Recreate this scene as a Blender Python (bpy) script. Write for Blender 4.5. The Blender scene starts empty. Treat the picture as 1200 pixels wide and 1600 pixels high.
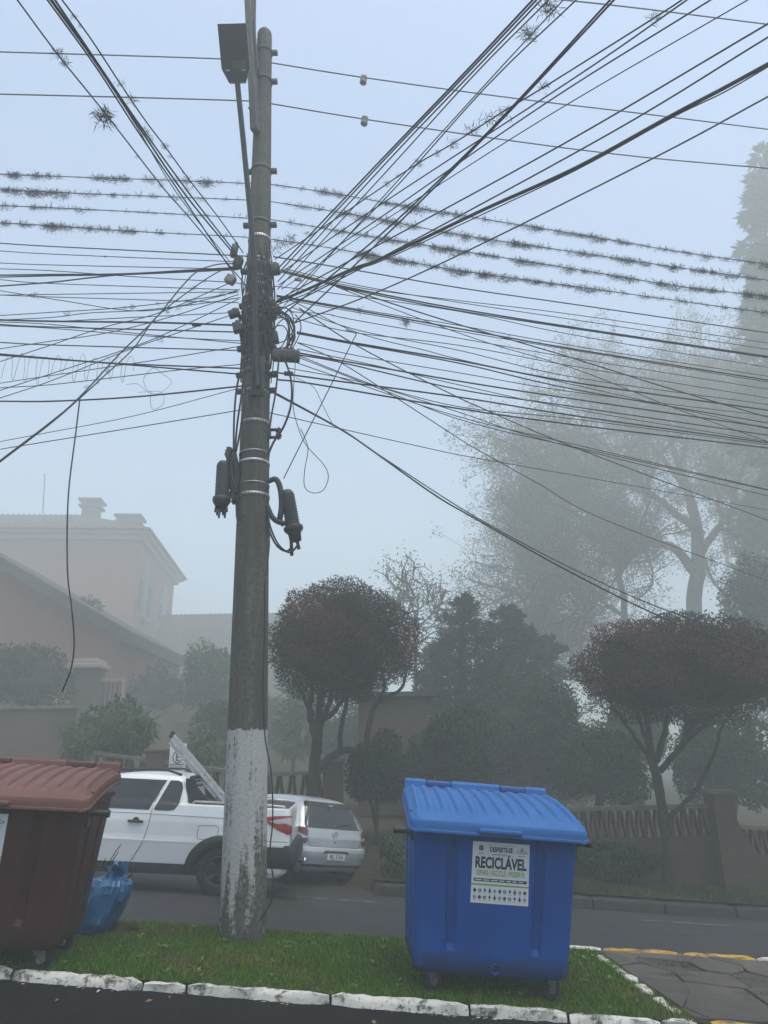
import bpy, bmesh, math, random
import numpy as np
from mathutils import Vector, Matrix

# ------------------------------------------------------------------ camera
SC = bpy.context.scene
FPX, PITCH, ROLL, CAMH = 1155.0, math.radians(18.3), math.radians(1.0), 1.62
SLOPE = 0.0825                      # the street falls to the right
F = np.array([0, math.cos(PITCH), math.sin(PITCH)])
R0 = np.array([1.0, 0, 0]); U0 = np.array([0, -math.sin(PITCH), math.cos(PITCH)])
RV = R0*math.cos(ROLL) - U0*math.sin(ROLL); UV = R0*math.sin(ROLL) + U0*math.cos(ROLL)
CAM = np.array([0, 0, CAMH])
cd = bpy.data.cameras.new('camera'); co = bpy.data.objects.new('camera', cd); SC.collection.objects.link(co)
M = Matrix(((RV[0], UV[0], -F[0], 0), (RV[1], UV[1], -F[1], 0), (RV[2], UV[2], -F[2], CAMH), (0, 0, 0, 1)))
co.matrix_world = M
cd.sensor_fit = 'VERTICAL'; cd.sensor_height = 36.0; cd.lens = 36.0*FPX/1600.0
cd.clip_start = 0.05; cd.clip_end = 2000
SC.camera = co

# ------------------------------------------------------------------ sky, sun, exposure
SUN_EL, SUN_AZ = math.radians(75), math.radians(140)     # high, ahead of the camera, veiled by the fog
w = bpy.data.worlds.new('World'); SC.world = w; w.use_nodes = True
nt = w.node_tree; nt.nodes.clear()
wo = nt.nodes.new('ShaderNodeOutputWorld'); bg = nt.nodes.new('ShaderNodeBackground')
sky = nt.nodes.new('ShaderNodeTexSky'); sky.sky_type = 'NISHITA'; sky.sun_disc = False
sky.sun_elevation = SUN_EL; sky.sun_rotation = SUN_AZ
sky.air_density = 1.0; sky.dust_density = 4.0; sky.ozone_density = 0.2; sky.altitude = 800
nt.links.new(sky.outputs[0], bg.inputs[0]); nt.links.new(bg.outputs[0], wo.inputs[0])
bg.inputs[1].default_value = 0.13
sl = bpy.data.lights.new('sun', 'SUN'); sl.energy = 1.3; sl.angle = math.radians(40); sl.color = (1.0, 0.96, 0.86)
so = bpy.data.objects.new('sun', sl); SC.collection.objects.link(so)
sd = Vector((math.sin(SUN_AZ)*math.cos(SUN_EL), math.cos(SUN_AZ)*math.cos(SUN_EL), math.sin(SUN_EL)))
so.rotation_euler = sd.to_track_quat('Z', 'Y').to_euler()
vs = SC.view_settings; vs.view_transform = 'Standard'; vs.look = 'None'; vs.gamma = 1.0; vs.use_curve_mapping = False
vs.exposure = 1.15
HAZE = 0.0138
cy = SC.cycles
cy.use_denoising = True
try: cy.denoiser = 'OPENIMAGEDENOISE'
except Exception: pass
cy.max_bounces = 10; cy.diffuse_bounces = 3; cy.glossy_bounces = 3; cy.transmission_bounces = 4
cy.volume_bounces = 6; cy.transparent_max_bounces = 8
cy.sample_clamp_indirect = 4.0
cy.use_adaptive_sampling = False

# ------------------------------------------------------------------ helpers
random.seed(7); rng = np.random.default_rng(7)
COL = SC.collection
def ray(x, y): return F + (x-600)/FPX*RV + (800-y)/FPX*UV
def aty(x, y, Y): d = ray(x, y); return CAM + d*(Y/d[1])
def atz(x, y, Z): d = ray(x, y); return CAM + d*((Z-CAMH)/d[2])
def gnd(x, y, o=0.0): d = ray(x, y); return CAM + d*((-CAMH+o)/(d[2]+SLOPE*d[0]))
def gz(x):
    a = abs(x)
    if a > 10: a = 10+20*math.tanh((a-10)/20)
    return -SLOPE*math.copysign(a, x)
TILT = math.atan(SLOPE)

class MB:
    def __init__(s): s.v = []; s.f = []; s.m = []; s.sm = []
    def add(s, verts, faces, mi=0, M=None, smooth=False):
        o = len(s.v)
        if M is not None: verts = [M @ Vector(p) for p in verts]
        s.v += [(float(p[0]), float(p[1]), float(p[2])) for p in verts]
        for f in faces: s.f.append(tuple(i+o for i in f)); s.m.append(mi); s.sm.append(smooth)
        return s
    def box(s, c, d, mi=0, M=None, bev=0.0):
        if bev > 0:
            return s.rbox(c, d, bev, mi, M)
        x, y, z = c; a, b, e = d[0]/2, d[1]/2, d[2]/2
        vs_ = [(x+i*a, y+j*b, z+k*e) for k in (-1, 1) for j in (-1, 1) for i in (-1, 1)]
        return s.add(vs_, [(0,2,3,1), (4,5,7,6), (0,1,5,4), (2,6,7,3), (0,4,6,2), (1,3,7,5)], mi, M)
    def rbox(s, c, d, b, mi=0, M=None):
        bm = bmesh.new(); bmesh.ops.create_cube(bm, size=1.0)
        for v in bm.verts: v.co = Vector((c[0]+v.co.x*d[0], c[1]+v.co.y*d[1], c[2]+v.co.z*d[2]))
        bmesh.ops.bevel(bm, geom=bm.edges[:], offset=b, segments=2, profile=0.6, affect='EDGES')
        bm.verts.ensure_lookup_table(); bm.verts.index_update()
        s.add([v.co.copy() for v in bm.verts], [[v.index for v in f.verts] for f in bm.faces], mi, M, True); bm.free(); return s
    def tube(s, pts, r, n=6, mi=0, cap=True, M=None):
        P = np.array([[float(a) for a in p] for p in pts]); k = len(P)
        rr = np.full(k, r) if np.isscalar(r) else np.array(r, float)
        T = np.gradient(P, axis=0); T /= (np.linalg.norm(T, axis=1)[:, None]+1e-12)
        a = np.array([0, 0, 1.0]) if abs(T[0][2]) < .9 else np.array([1.0, 0, 0])
        u = np.cross(T[0], a); u /= np.linalg.norm(u)
        vs_ = []; fs = []
        for i in range(k):
            u = u - T[i]*np.dot(u, T[i]); u /= (np.linalg.norm(u)+1e-12); w_ = np.cross(T[i], u)
            for j in range(n):
                t = 2*math.pi*j/n
                vs_.append(P[i]+rr[i]*(math.cos(t)*u+math.sin(t)*w_))
        for i in range(k-1):
            for j in range(n):
                a0 = i*n+j; b0 = i*n+(j+1) % n
                fs.append((a0, b0, b0+n, a0+n))
        if cap: fs.append(tuple(range(n-1, -1, -1))); fs.append(tuple((k-1)*n+j for j in range(n)))
        return s.add(vs_, fs, mi, M, True)
    def lathe(s, prof, n=16, mi=0, M=None, a0=0.0, a1=2*math.pi):
        full = abs(a1-a0-2*math.pi) < 1e-6; m = n if full else n+1
        vs_ = [(r*math.cos(a0+(a1-a0)*j/n), r*math.sin(a0+(a1-a0)*j/n), z) for r, z in prof for j in range(m)]
        fs = []
        for i in range(len(prof)-1):
            for j in range(n):
                j2 = (j+1) % m
                fs.append((i*m+j, i*m+j2, (i+1)*m+j2, (i+1)*m+j))
        return s.add(vs_, fs, mi, M, True)
    def prism(s, poly, z0, z1, mi=0, M=None):
        n = len(poly)
        vs_ = [(p[0], p[1], z0) for p in poly]+[(p[0], p[1], z1) for p in poly]
        fs = [tuple(range(n-1, -1, -1)), tuple(range(n, 2*n))]+[(i, (i+1) % n, n+(i+1) % n, n+i) for i in range(n)]
        return s.add(vs_, fs, mi, M)
    def loft(s, rings, mi=0, closed=True, cap0=False, cap1=False, M=None, smooth=True):
        n = len(rings[0]); vs_ = [p for r in rings for p in r]; fs = []
        for i in range(len(rings)-1):
            for j in range(n if closed else n-1):
                fs.append((i*n+j, i*n+(j+1) % n, (i+1)*n+(j+1) % n, (i+1)*n+j))
        if cap0: fs.append(tuple(range(n-1, -1, -1)))
        if cap1: fs.append(tuple((len(rings)-1)*n+j for j in range(n)))
        return s.add(vs_, fs, mi, M, smooth)
    def build(s, name, mats, parent=None, loc=None, rot=None):
        me = bpy.data.meshes.new(name); me.from_pydata(s.v, [], s.f)
        if not isinstance(mats, (list, tuple)): mats = [mats]
        for m in mats: me.materials.append(m)
        me.polygons.foreach_set('material_index', s.m); me.polygons.foreach_set('use_smooth', s.sm)
        me.update()
        o = bpy.data.objects.new(name, me); COL.objects.link(o)
        if parent is not None: o.parent = parent
        if loc is not None: o.location = loc
        if rot is not None: o.rotation_euler = rot
        return o
def empty(name, loc=(0,0,0), rot=(0,0,0)):
    o = bpy.data.objects.new(name, None); COL.objects.link(o); o.location = [float(a) for a in loc]; o.rotation_euler = rot; return o
def tag(o, label, cat, group=None, kind=None):
    o['label'] = label; o['category'] = cat
    if group: o['group'] = group
    if kind: o['kind'] = kind
    return o
def struct(o, label=None): 
    o['kind'] = 'structure'
    if label: o['label'] = label
    return o
def sharp(o, deg=35):
    me = o.data; bm = bmesh.new(); bm.from_mesh(me); bmesh.ops.recalc_face_normals(bm, faces=bm.faces[:])
    lim = math.radians(deg)
    for e in bm.edges:
        if len(e.link_faces) == 2 and e.calc_face_angle(0) > lim: e.smooth = False
    for f in bm.faces: f.smooth = True
    bm.to_mesh(me); bm.free(); return o
def catmull(pts, n=8):
    P = [np.array(p, float) for p in pts]
    if len(P) == 2: return [P[0]+(P[1]-P[0])*t for t in np.linspace(0, 1, n+1)]
    Q = [2*P[0]-P[1]]+P+[2*P[-1]-P[-2]]; out = []
    for i in range(1, len(Q)-2):
        for t in np.linspace(0, 1, n, endpoint=False):
            a, b, c, d = Q[i-1], Q[i], Q[i+1], Q[i+2]
            out.append(.5*((2*b)+(-a+c)*t+(2*a-5*b+4*c-d)*t*t+(-a+3*b-3*c+d)*t**3))
    out.append(P[-1]); return out

# ------------------------------------------------------------------ materials
ORD = ['topmost', 'second', 'third', 'fourth', 'fifth', 'sixth', 'seventh', 'eighth', 'ninth', 'tenth', 'eleventh', 'twelfth', 'thirteenth', 'fourteenth', 'fifteenth', 'sixteenth', 'seventeenth', 'eighteenth', 'nineteenth', 'twentieth', 'twenty-first', 'twenty-second', 'twenty-third', 'twenty-fourth', 'twenty-fifth', 'twenty-sixth', 'twenty-seventh', 'twenty-eighth', 'twenty-ninth', 'thirtieth']
def node_mat(name, rough=.6, spec=.5, metal=0.0, coat=0.0):
    m = bpy.data.materials.new(name); m.use_nodes = True; t = m.node_tree; b = t.nodes['Principled BSDF']
    b.inputs['Roughness'].default_value = rough; b.inputs['Specular IOR Level'].default_value = spec
    b.inputs['Metallic'].default_value = metal
    if coat: b.inputs['Coat Weight'].default_value = coat; b.inputs['Coat Roughness'].default_value = .08
    return m, t, b
def ramp(t, fac, stops):
    r = t.nodes.new('ShaderNodeValToRGB'); e = r.color_ramp.elements
    while len(e) < len(stops): e.new(.5)
    for k, (p, c) in enumerate(stops): e[k].position = p; e[k].color = (*c, 1) if len(c) == 3 else c
    t.links.new(fac, r.inputs[0]); return r.outputs[0]
def noise(t, scale, detail=4, vec=None, rough=.6, dist=0.0):
    n = t.nodes.new('ShaderNodeTexNoise'); n.inputs['Scale'].default_value = scale; n.inputs['Detail'].default_value = detail
    n.inputs['Roughness'].default_value = rough; n.inputs['Distortion'].default_value = dist
    if vec is not None: t.links.new(vec, n.inputs['Vector'])
    return n.outputs['Fac']
def objco(t, scale=(1,1,1)):
    tc = t.nodes.new('ShaderNodeTexCoord'); mp = t.nodes.new('ShaderNodeMapping'); mp.inputs['Scale'].default_value = scale
    t.links.new(tc.outputs['Object'], mp.inputs['Vector']); return mp.outputs[0]
def mixc(t, fac, a, b):
    m = t.nodes.new('ShaderNodeMix'); m.data_type = 'RGBA'
    if isinstance(fac, (int, float)): m.inputs[0].default_value = fac
    else: t.links.new(fac, m.inputs[0])
    for i, c in ((6, a), (7, b)):
        if isinstance(c, tuple): m.inputs[i].default_value = (*c, 1)
        else: t.links.new(c, m.inputs[i])
    return m.outputs[2]
def bump(t, b, h, strength=.3, dist=.01):
    n = t.nodes.new('ShaderNodeBump'); n.inputs['Strength'].default_value = strength; n.inputs['Distance'].default_value = dist
    t.links.new(h, n.inputs['Height']); t.links.new(n.outputs[0], b.inputs['Normal'])
def mat2(name, c1, c2, scale=6, rough=.6, spec=.5, bmp=0, bscale=None, metal=0, coat=0, stretch=(1,1,1), p=(.35, .65), bd=.01):
    m, t, b = node_mat(name, rough, spec, metal, coat); v = objco(t, stretch)
    t.links.new(ramp(t, noise(t, scale, 6, v), [(p[0], c1), (p[1], c2)]), b.inputs['Base Color'])
    if bmp: bump(t, b, noise(t, bscale or scale*4, 5, v), bmp, bd)
    return m
def flat(name, c, rough=.5, spec=.5, metal=0, coat=0):
    m, t, b = node_mat(name, rough, spec, metal, coat); b.inputs['Base Color'].default_value = (*c, 1); return m

M_ASPH, t, b = node_mat('asphalt', .8, .22)
v = objco(t); big = noise(t, .7, 5, v); fine = noise(t, 160, 2, v)
c = mixc(t, ramp(t, big, [(.35, (0,0,0)), (.7, (1,1,1))]), (.022,.022,.023), (.036,.035,.035))
c = mixc(t, ramp(t, fine, [(.5, (0,0,0)), (.75, (1,1,1))]), c, (.060,.058,.055))
c = mixc(t, ramp(t, noise(t, 2.2, 8, objco(t, (.35, 1.6, 1)), .75), [(.52, (0,0,0)), (.64, (.7,.7,.7))]), c, (.022,.022,.023))
t.links.new(c, b.inputs['Base Color']); bump(t, b, fine, .5, .006)
t.links.new(ramp(t, big, [(.3, (.5,.5,.5)), (.7, (.85,.85,.85))]), b.inputs['Roughness'])
M_ASPHN, t, b = node_mat('near_asphalt', .9, .06)
v = objco(t); big = noise(t, .9, 5, v); fine = noise(t, 120, 2, v)
c = mixc(t, ramp(t, big, [(.35, (0,0,0)), (.7, (1,1,1))]), (.006,.006,.006), (.011,.011,.011))
c = mixc(t, ramp(t, fine, [(.52, (0,0,0)), (.72, (1,1,1))]), c, (.034,.034,.032))
t.links.new(c, b.inputs['Base Color']); bump(t, b, fine, .6, .006)
M_SOIL = mat2('soil', (.028,.022,.014), (.05,.045,.022), 9, .95, .1, .5, 60)
M_KERB, t, b = node_mat('kerb_paint', .8, .3)
v = objco(t); n1 = noise(t, 11, 8, v, .8); n2 = noise(t, 38, 5, v, .75)
c = mixc(t, ramp(t, n1, [(.41, (0,0,0)), (.50, (1,1,1))]), (.09,.085,.07), (.57,.56,.51))
c = mixc(t, ramp(t, n2, [(.60, (0,0,0)), (.66, (1,1,1))]), c, (.05,.05,.045))
t.links.new(c, b.inputs['Base Color']); bump(t, b, n2, .6, .01)
M_KERBY, t, b = node_mat('kerb_yellow', .8, .3)
v = objco(t); n1 = noise(t, 9, 8, v, .75)
t.links.new(ramp(t, n1, [(.42, (.09,.08,.06)), (.5, (.40,.24,.045)), (.7, (.52,.34,.08))]), b.inputs['Base Color'])
M_KERBG = mat2('kerb_concrete', (.020,.021,.023), (.038,.038,.038), 8, .85, .3, .4, 60)
M_FLAG, t, b = node_mat('flagstone', .8, .3)
v = objco(t); oi = t.nodes.new('ShaderNodeObjectInfo'); n1 = noise(t, 4, 7, v, .7); n2 = noise(t, 30, 5, v, .7)
c = mixc(t, oi.outputs['Random'], (.050,.045,.041), (.105,.090,.078)); c = mixc(t, ramp(t, n1, [(.38, (0,0,0)), (.62, (.8,.8,.8))]), c, (.045,.042,.036)); c = mixc(t, ramp(t, n2, [(.58, (0,0,0)), (.7, (.6,.6,.6))]), c, (.13,.12,.105))
t.links.new(c, b.inputs['Base Color']); bump(t, b, n1, .7, .02)
def worn_plastic(name, c1, c2, dust, dirt, rough, spec, dirt_top):
    m, t, b = node_mat(name, rough, spec); v = objco(t); vs2 = objco(t, (14, 14, 1.2))
    c = ramp(t, noise(t, 2.5, 5, v), [(.35, c1), (.65, c2)])
    st_ = noise(t, 1.0, 7, vs2, .7); sc_ = noise(t, 22, 6, v, .75)
    c = mixc(t, ramp(t, st_, [(.60, (0,0,0)), (.82, (.28,.28,.28))]), c, dust)          # pale run-off streaks
    c = mixc(t, ramp(t, sc_, [(.68, (0,0,0)), (.76, (.35,.35,.35))]), c, dust)             # scuffs
    tc = t.nodes.new('ShaderNodeTexCoord'); sp = t.nodes.new('ShaderNodeSeparateXYZ'); t.links.new(tc.outputs['Object'], sp.inputs[0])
    ad = t.nodes.new('ShaderNodeMath'); ad.operation = 'MULTIPLY_ADD'; t.links.new(noise(t, 9, 6, v, .7), ad.inputs[0]); ad.inputs[1].default_value = -.42; t.links.new(sp.outputs[2], ad.inputs[2])
    c = mixc(t, ramp(t, ad.outputs[0], [(0.0, (.5,.5,.5)), (dirt_top, (0,0,0))]), c, dirt)   # splashed mud at the foot
    t.links.new(c, b.inputs['Base Color']); bump(t, b, noise(t, 60, 3, v), .06)
    t.links.new(ramp(t, sc_, [(.3, (rough-.06,)*3), (.7, (rough+.2,)*3)]), b.inputs['Roughness']); return m
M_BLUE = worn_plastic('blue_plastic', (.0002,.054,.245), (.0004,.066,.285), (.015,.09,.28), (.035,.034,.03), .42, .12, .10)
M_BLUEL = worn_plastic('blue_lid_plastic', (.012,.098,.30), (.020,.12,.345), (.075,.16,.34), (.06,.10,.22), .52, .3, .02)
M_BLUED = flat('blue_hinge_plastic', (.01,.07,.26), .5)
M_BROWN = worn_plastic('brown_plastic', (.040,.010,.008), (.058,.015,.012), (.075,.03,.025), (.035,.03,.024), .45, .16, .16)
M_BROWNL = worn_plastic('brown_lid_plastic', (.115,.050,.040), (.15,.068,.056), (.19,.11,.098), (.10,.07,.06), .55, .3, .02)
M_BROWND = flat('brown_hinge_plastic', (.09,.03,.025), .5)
M_BLACK = flat('black_plastic', (.012,.012,.013), .5)
M_RUBBER = mat2('tyre_rubber', (.012,.012,.012), (.03,.03,.03), 30, .85, .3)
M_STEEL = mat2('galvanised_steel', (.25,.25,.25), (.42,.42,.41), 20, .45, .5, metal=.7)
M_FORK = mat2('caster_fork_steel', (.07,.066,.058), (.15,.138,.12), 20, .7, .3)
M_STICK = flat('sticker_white', (.62,.65,.66), .45)
M_INK = flat('sticker_ink', (.012,.018,.03), .5)
M_GREEN = flat('sticker_green', (.25,.36,.06), .5)
M_DGREEN = flat('sticker_dark_green', (.05,.16,.07), .5)
M_LGREY = flat('sticker_pale_line', (.42,.47,.42), .5)
M_POLE, t, b = node_mat('pole_concrete', .9, .25)
v = objco(t, (9, 9, .7)); v2 = objco(t, (1,1,1)); st = noise(t, 1.0, 8, v, .7); fi = noise(t, 28, 5, v2, .7)
c = ramp(t, st, [(.3, (.042,.041,.037)), (.5, (.088,.085,.076)), (.72, (.165,.158,.14))])
c = mixc(t, ramp(t, fi, [(.45, (0,0,0)), (.62, (1,1,1))]), c, (.06,.057,.045))
tc = t.nodes.new('ShaderNodeTexCoord'); sp = t.nodes.new('ShaderNodeSeparateXYZ'); t.links.new(tc.outputs['Object'], sp.inputs[0])
def math_(op, a, bb):
    n = t.nodes.new('ShaderNodeMath'); n.operation = op
    for i, q in ((0, a), (1, bb)):
        if isinstance(q, (int, float)): n.inputs[i].default_value = q
        else: t.links.new(q, n.inputs[i])
    return n.outputs[0]
# lime wash on the lowest 1.7 m, flaked away in streaks and towards the foot
wear = math_('ADD', math_('MULTIPLY', st, 1.0), math_('MULTIPLY', fi, .38))
lowfade = math_('MULTIPLY', math_('SUBTRACT', .85, sp.outputs[2]), .28)
lowfade = math_('MAXIMUM', lowfade, 0.0)
wear = math_('ADD', wear, lowfade)
top = math_('LESS_THAN', math_('ADD', sp.outputs[2], math_('MULTIPLY', fi, .10)), 1.78)
paint = math_('MULTIPLY', ramp(t, wear, [(.74, (1,1,1)), (.84, (0,0,0))]), top)
pc = mixc(t, ramp(t, noise(t, 60, 4, v2), [(.4, (0,0,0)), (.7, (1,1,1))]), (.45,.45,.44), (.31,.305,.29)); c = mixc(t, paint, c, pc); t.links.new(c, b.inputs['Base Color']); bump(t, b, fi, .5, .01)
M_LAMP = flat('lamp_grey_metal', (.045,.05,.05), .5, .4, .2)
M_LENS = flat('lamp_panel', (.03,.033,.036), .35)
M_LEDP = flat('lamp_diffuser', (.09,.085,.09), .4)
M_EXT = mat2('steel_beam_weathered', (.055,.058,.06), (.11,.11,.108), 4, .8, .3, stretch=(5,5,.6))
M_CABLE = mat2('cable_black', (.010,.010,.011), (.024,.024,.025), 4, .6, .35)
M_CABLEG = mat2('cable_grey', (.05,.052,.055), (.10,.10,.10), 4, .6, .4)
M_CABLEL = flat('cable_pale', (.11,.11,.105), .6)
M_SLEEVE = mat2('cable_sleeve_beige', (.20,.19,.165), (.30,.29,.26), 8, .6)
M_CERAM = flat('insulator_ceramic', (.22,.21,.19), .35)
M_WPAINT = mat2('white_car_paint', (.74,.76,.76), (.81,.82,.81), 2.2, .3, .5, coat=.5)
M_SPAINT = mat2('silver_car_paint', (.38,.41,.43), (.44,.47,.49), 2.5, .32, .5, metal=.3, coat=.5)
M_GLASS = flat('tinted_car_glass', (.012,.014,.015), .08, .6)
M_CLAD = mat2('black_cladding', (.014,.015,.016), (.03,.03,.03), 6, .65, .35)
M_SEAM = flat('panel_gap', (.02,.02,.02), .8, .2)
M_RED = flat('tail_light_red', (.34,.012,.012), .15, .6)
M_DRED = flat('tail_light_dark_red', (.10,.018,.022), .2, .6)
M_CLEAR = flat('tail_light_clear', (.55,.50,.50), .15, .6)
M_CHROME = flat('chrome', (.6,.6,.6), .15, .5, 1.0)
M_RIM = flat('wheel_rim', (.32,.33,.34), .35, .5, .7)
M_DRIM = flat('dark_wheel_rim', (.06,.06,.065), .4, .5, .5)
M_ALU = mat2('aluminium', (.38,.38,.37), (.55,.55,.54), 14, .4, .5, metal=.6)
M_BAG = mat2('blue_bag_film', (.003,.075,.20), (.010,.12,.29), 5, .28, .5, .6, 9, bd=.03)
M_BRICK, t, b = node_mat('brickwork', .9, .2)
br = t.nodes.new('ShaderNodeTexBrick'); v = objco(t, (1,1,1))
cb = t.nodes.new('ShaderNodeCombineXYZ'); s2 = t.nodes.new('ShaderNodeSeparateXYZ'); t.links.new(v, s2.inputs[0])
xy = t.nodes.new('ShaderNodeMath'); xy.operation = 'ADD'; t.links.new(s2.outputs[0], xy.inputs[0]); t.links.new(s2.outputs[1], xy.inputs[1])
t.links.new(xy.outputs[0], cb.inputs[0]); t.links.new(s2.outputs[2], cb.inputs[1]); t.links.new(cb.outputs[0], br.inputs['Vector'])
br.inputs['Scale'].default_value = 1.0; br.inputs['Brick Width'].default_value = .22; br.inputs['Row Height'].default_value = .075; br.inputs['Mortar Size'].default_value = .008
br.inputs['Color1'].default_value = (.11,.058,.040,1); br.inputs['Color2'].default_value = (.08,.048,.035,1); br.inputs['Mortar'].default_value = (.06,.055,.047,1)
n1 = noise(t, 2.5, 6, v); t.links.new(mixc(t, ramp(t, n1, [(.45, (0,0,0)), (.7, (1,1,1))]), br.outputs['Color'], (.05,.05,.035)), b.inputs['Base Color'])
bump(t, b, br.outputs['Fac'], -.4, .01)
M_BRK = mat2('lattice_brick', (.085,.050,.036), (.125,.072,.052), 5, .9, .2)
M_COPE = mat2('coping', (.10,.08,.06), (.16,.14,.11), 4, .9, .2)
M_PINK = mat2('pink_plaster', (.235,.105,.082), (.27,.125,.10), .6, .9, .2)
M_PINKD = mat2('weathered_pink_plaster', (.085,.058,.048), (.12,.080,.066), .8, .9, .2)
M_ROOF = mat2('roof_tile_grey', (.042,.038,.036), (.08,.07,.066), 1.2, .85, .2)
M_DARKW = flat('window_dark', (.02,.022,.022), .4)
M_SHUT = flat('shutter_dark', (.045,.04,.035), .7)
M_TRIM = flat('house_trim', (.28,.22,.19), .8)
M_BARK = mat2('bark', (.020,.018,.015), (.048,.042,.036), 6, .95, .15, .6, 30, stretch=(1,1,.3))
M_BARKP = mat2('pale_bark', (.06,.055,.045), (.12,.11,.095), 6, .95, .15, .6, 30, stretch=(1,1,.3))
M_WHITE = flat('sign_white', (.62,.64,.65), .5)
M_LINE = mat2('worn_white_line', (.04,.04,.04), (.24,.24,.23), 7, .8, .3, p=(.42,.7))
M_LITTER = flat('dry_leaf', (.22,.12,.05), .8)
M_PAPER = flat('paper_scrap', (.5,.5,.48), .8)

def leafmat(name, rough=.85):
    m, t, b = node_mat(name, rough, .08)
    a = t.nodes.new('ShaderNodeAttribute'); a.attribute_name = 'Col'; t.links.new(a.outputs['Color'], b.inputs['Base Color'])
    return m
M_LEAF = leafmat('leaf')
def leaf_mesh(name, pos, size, cols, parent=None, nrm=None, aspect=.5, up=None, mat=None, flop=0.0):
    """one quad (folded kite) per leaf; pos (n,3), size (n,), cols (n,3)"""
    n = len(pos); pos = np.asarray(pos, float)
    d = rng.normal(size=(n, 3)) if up is None else np.asarray(up, float)+rng.normal(size=(n, 3))*flop
    d /= np.linalg.norm(d, axis=1)[:, None]
    q = rng.normal(size=(n, 3)); s_ = np.cross(d, q); s_ /= np.linalg.norm(s_, axis=1)[:, None]
    nn = np.cross(d, s_)
    L = np.asarray(size)[:, None]; W = L*aspect
    V = np.empty((n, 4, 3)); V[:, 0] = pos; V[:, 1] = pos+d*L*.45+s_*W*.5+nn*L*.08; V[:, 2] = pos+d*L; V[:, 3] = pos+d*L*.45-s_*W*.5+nn*L*.08
    me = bpy.data.meshes.new(name); me.vertices.add(4*n); me.vertices.foreach_set('co', V.ravel())
    me.loops.add(4*n); me.loops.foreach_set('vertex_index', np.arange(4*n, dtype=np.int32))
    me.polygons.add(n); me.polygons.foreach_set('loop_start', np.arange(0, 4*n, 4, dtype=np.int32)); me.polygons.foreach_set('loop_total', np.full(n, 4, dtype=np.int32))
    ca = me.color_attributes.new('Col', 'FLOAT_COLOR', 'POINT')
    cc = np.ones((n, 4, 4)); cc[:, :, :3] = np.asarray(cols)[:, None, :]; ca.data.foreach_set('color', cc.ravel().astype(np.float32))
    me.materials.append(mat or M_LEAF); me.update(calc_edges=True); me.validate()
    o = bpy.data.objects.new(name, me); COL.objects.link(o)
    if parent is not None: o.parent = parent
    return o
def pick(cols, n, jit=.25):
    cols = np.array(cols); c = cols[rng.integers(0, len(cols), n)]
    return np.clip(c*(1+rng.normal(size=(n, 1))*jit), .004, 1)
def text_mesh(mb, s, M, size, mi, bold=.0, sx=1.0, align='CENTER'):
    cu = bpy.data.curves.new('lettering', 'FONT'); cu.body = s; cu.size = size; cu.align_x = align; cu.offset = bold; cu.resolution_u = 3
    ob = bpy.data.objects.new('lettering', cu); COL.objects.link(ob)
    bpy.context.view_layer.update(); me = ob.evaluated_get(bpy.context.evaluated_depsgraph_get()).to_mesh()
    vs_ = [(p.co.x*sx, p.co.y, 0) for p in me.vertices]; fs = [tuple(p.vertices) for p in me.polygons]
    mb.add(vs_, fs, mi, M); bpy.data.objects.remove(ob); bpy.data.curves.remove(cu)
# ------------------------------------------------------------------ the setting
HAZE_X, HAZE_Y0, HAZE_Y1 = 130, -60, 150
def sheet(name, x0, x1, y0, y1, nx, ny, dz, mat, fn=None):
    mb = MB(); vs_ = []; fs = []
    for j in range(ny+1):
        for i in range(nx+1):
            x = x0+(x1-x0)*i/nx; y = y0+(y1-y0)*j/ny
            vs_.append((x, y, (fn or (lambda a, b_: gz(a)))(x, y)+dz))
    for j in range(ny):
        for i in range(nx): a = j*(nx+1)+i; fs.append((a, a+1, a+nx+2, a+nx+1))
    mb.add(vs_, fs, 0, None, True); return struct(mb.build(name, mat))
def terrain(x, y):
    z = gz(x)-.25
    if y > 12.0: z += .57*min(1, (y-12.0)/3)+.02*(y-12)
    if y > 16 and x < -2: z += .15*min(45, y-16)*min(1, (-2-x)/8)
    return z
sheet('ground', -125, 125, -55, 140, 100, 90, -.02, M_SOIL, terrain)
KY0, KY1 = 5.76, 5.86            # near kerb of the median
def med_far(x): return 7.50+(x+2.5)*.062
def far_kerb(x): return 10.60+(x+.4)*.055 if x > -.2 else 10.61+(-.2-x)*2.2
def ss(x, a, b): t_ = min(1, max(0, (x-a)/(b-a))); return t_*t_*(3-2*t_)
def strip(name, x0, x1, nx, ya, yb, ny, dz, mat):
    mb = MB(); vs_ = []; fs = []
    for i in range(nx+1):
        x = x0+(x1-x0)*i/nx
        for j in range(ny+1): y = ya(x)+(yb(x)-ya(x))*j/ny; vs_.append((x, y, gz(x)+dz-(.10*ss(y, 9.0, 10.3) if name == 'road' else 0)))
    for i in range(nx):
        for j in range(ny): a = i*(ny+1)+j; fs.append((a, a+ny+1, a+ny+2, a+1))
    mb.add(vs_, fs, 0, None, True); return struct(mb.build(name, mat))
strip('near_road', -40, 40, 80, lambda x: -40, lambda x: KY0+.05, 30, .0, M_ASPHN)
strip('road', -40, 40, 240, lambda x: med_far(x)-.05, lambda x: min(far_kerb(x)+.05, 24), 20, .0, M_ASPH)
MEDH = .062
END_N, END_F = 2.12, 1.98        # right end of the lawn, near and far
strip('median_soil', -40, END_N, 60, lambda x: KY1-.03, lambda x: med_far(x), 6, MEDH-.012, M_SOIL)
strip('pavement_bed', END_N-.25, 14, 40, lambda x: KY0+.06, lambda x: med_far(x)-.02, 8, MEDH-.018, M_SOIL)
strip('verge', -.2, 40, 60, lambda x: far_kerb(x)+.12, lambda x: 13.2, 6, .07, M_SOIL)

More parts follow.
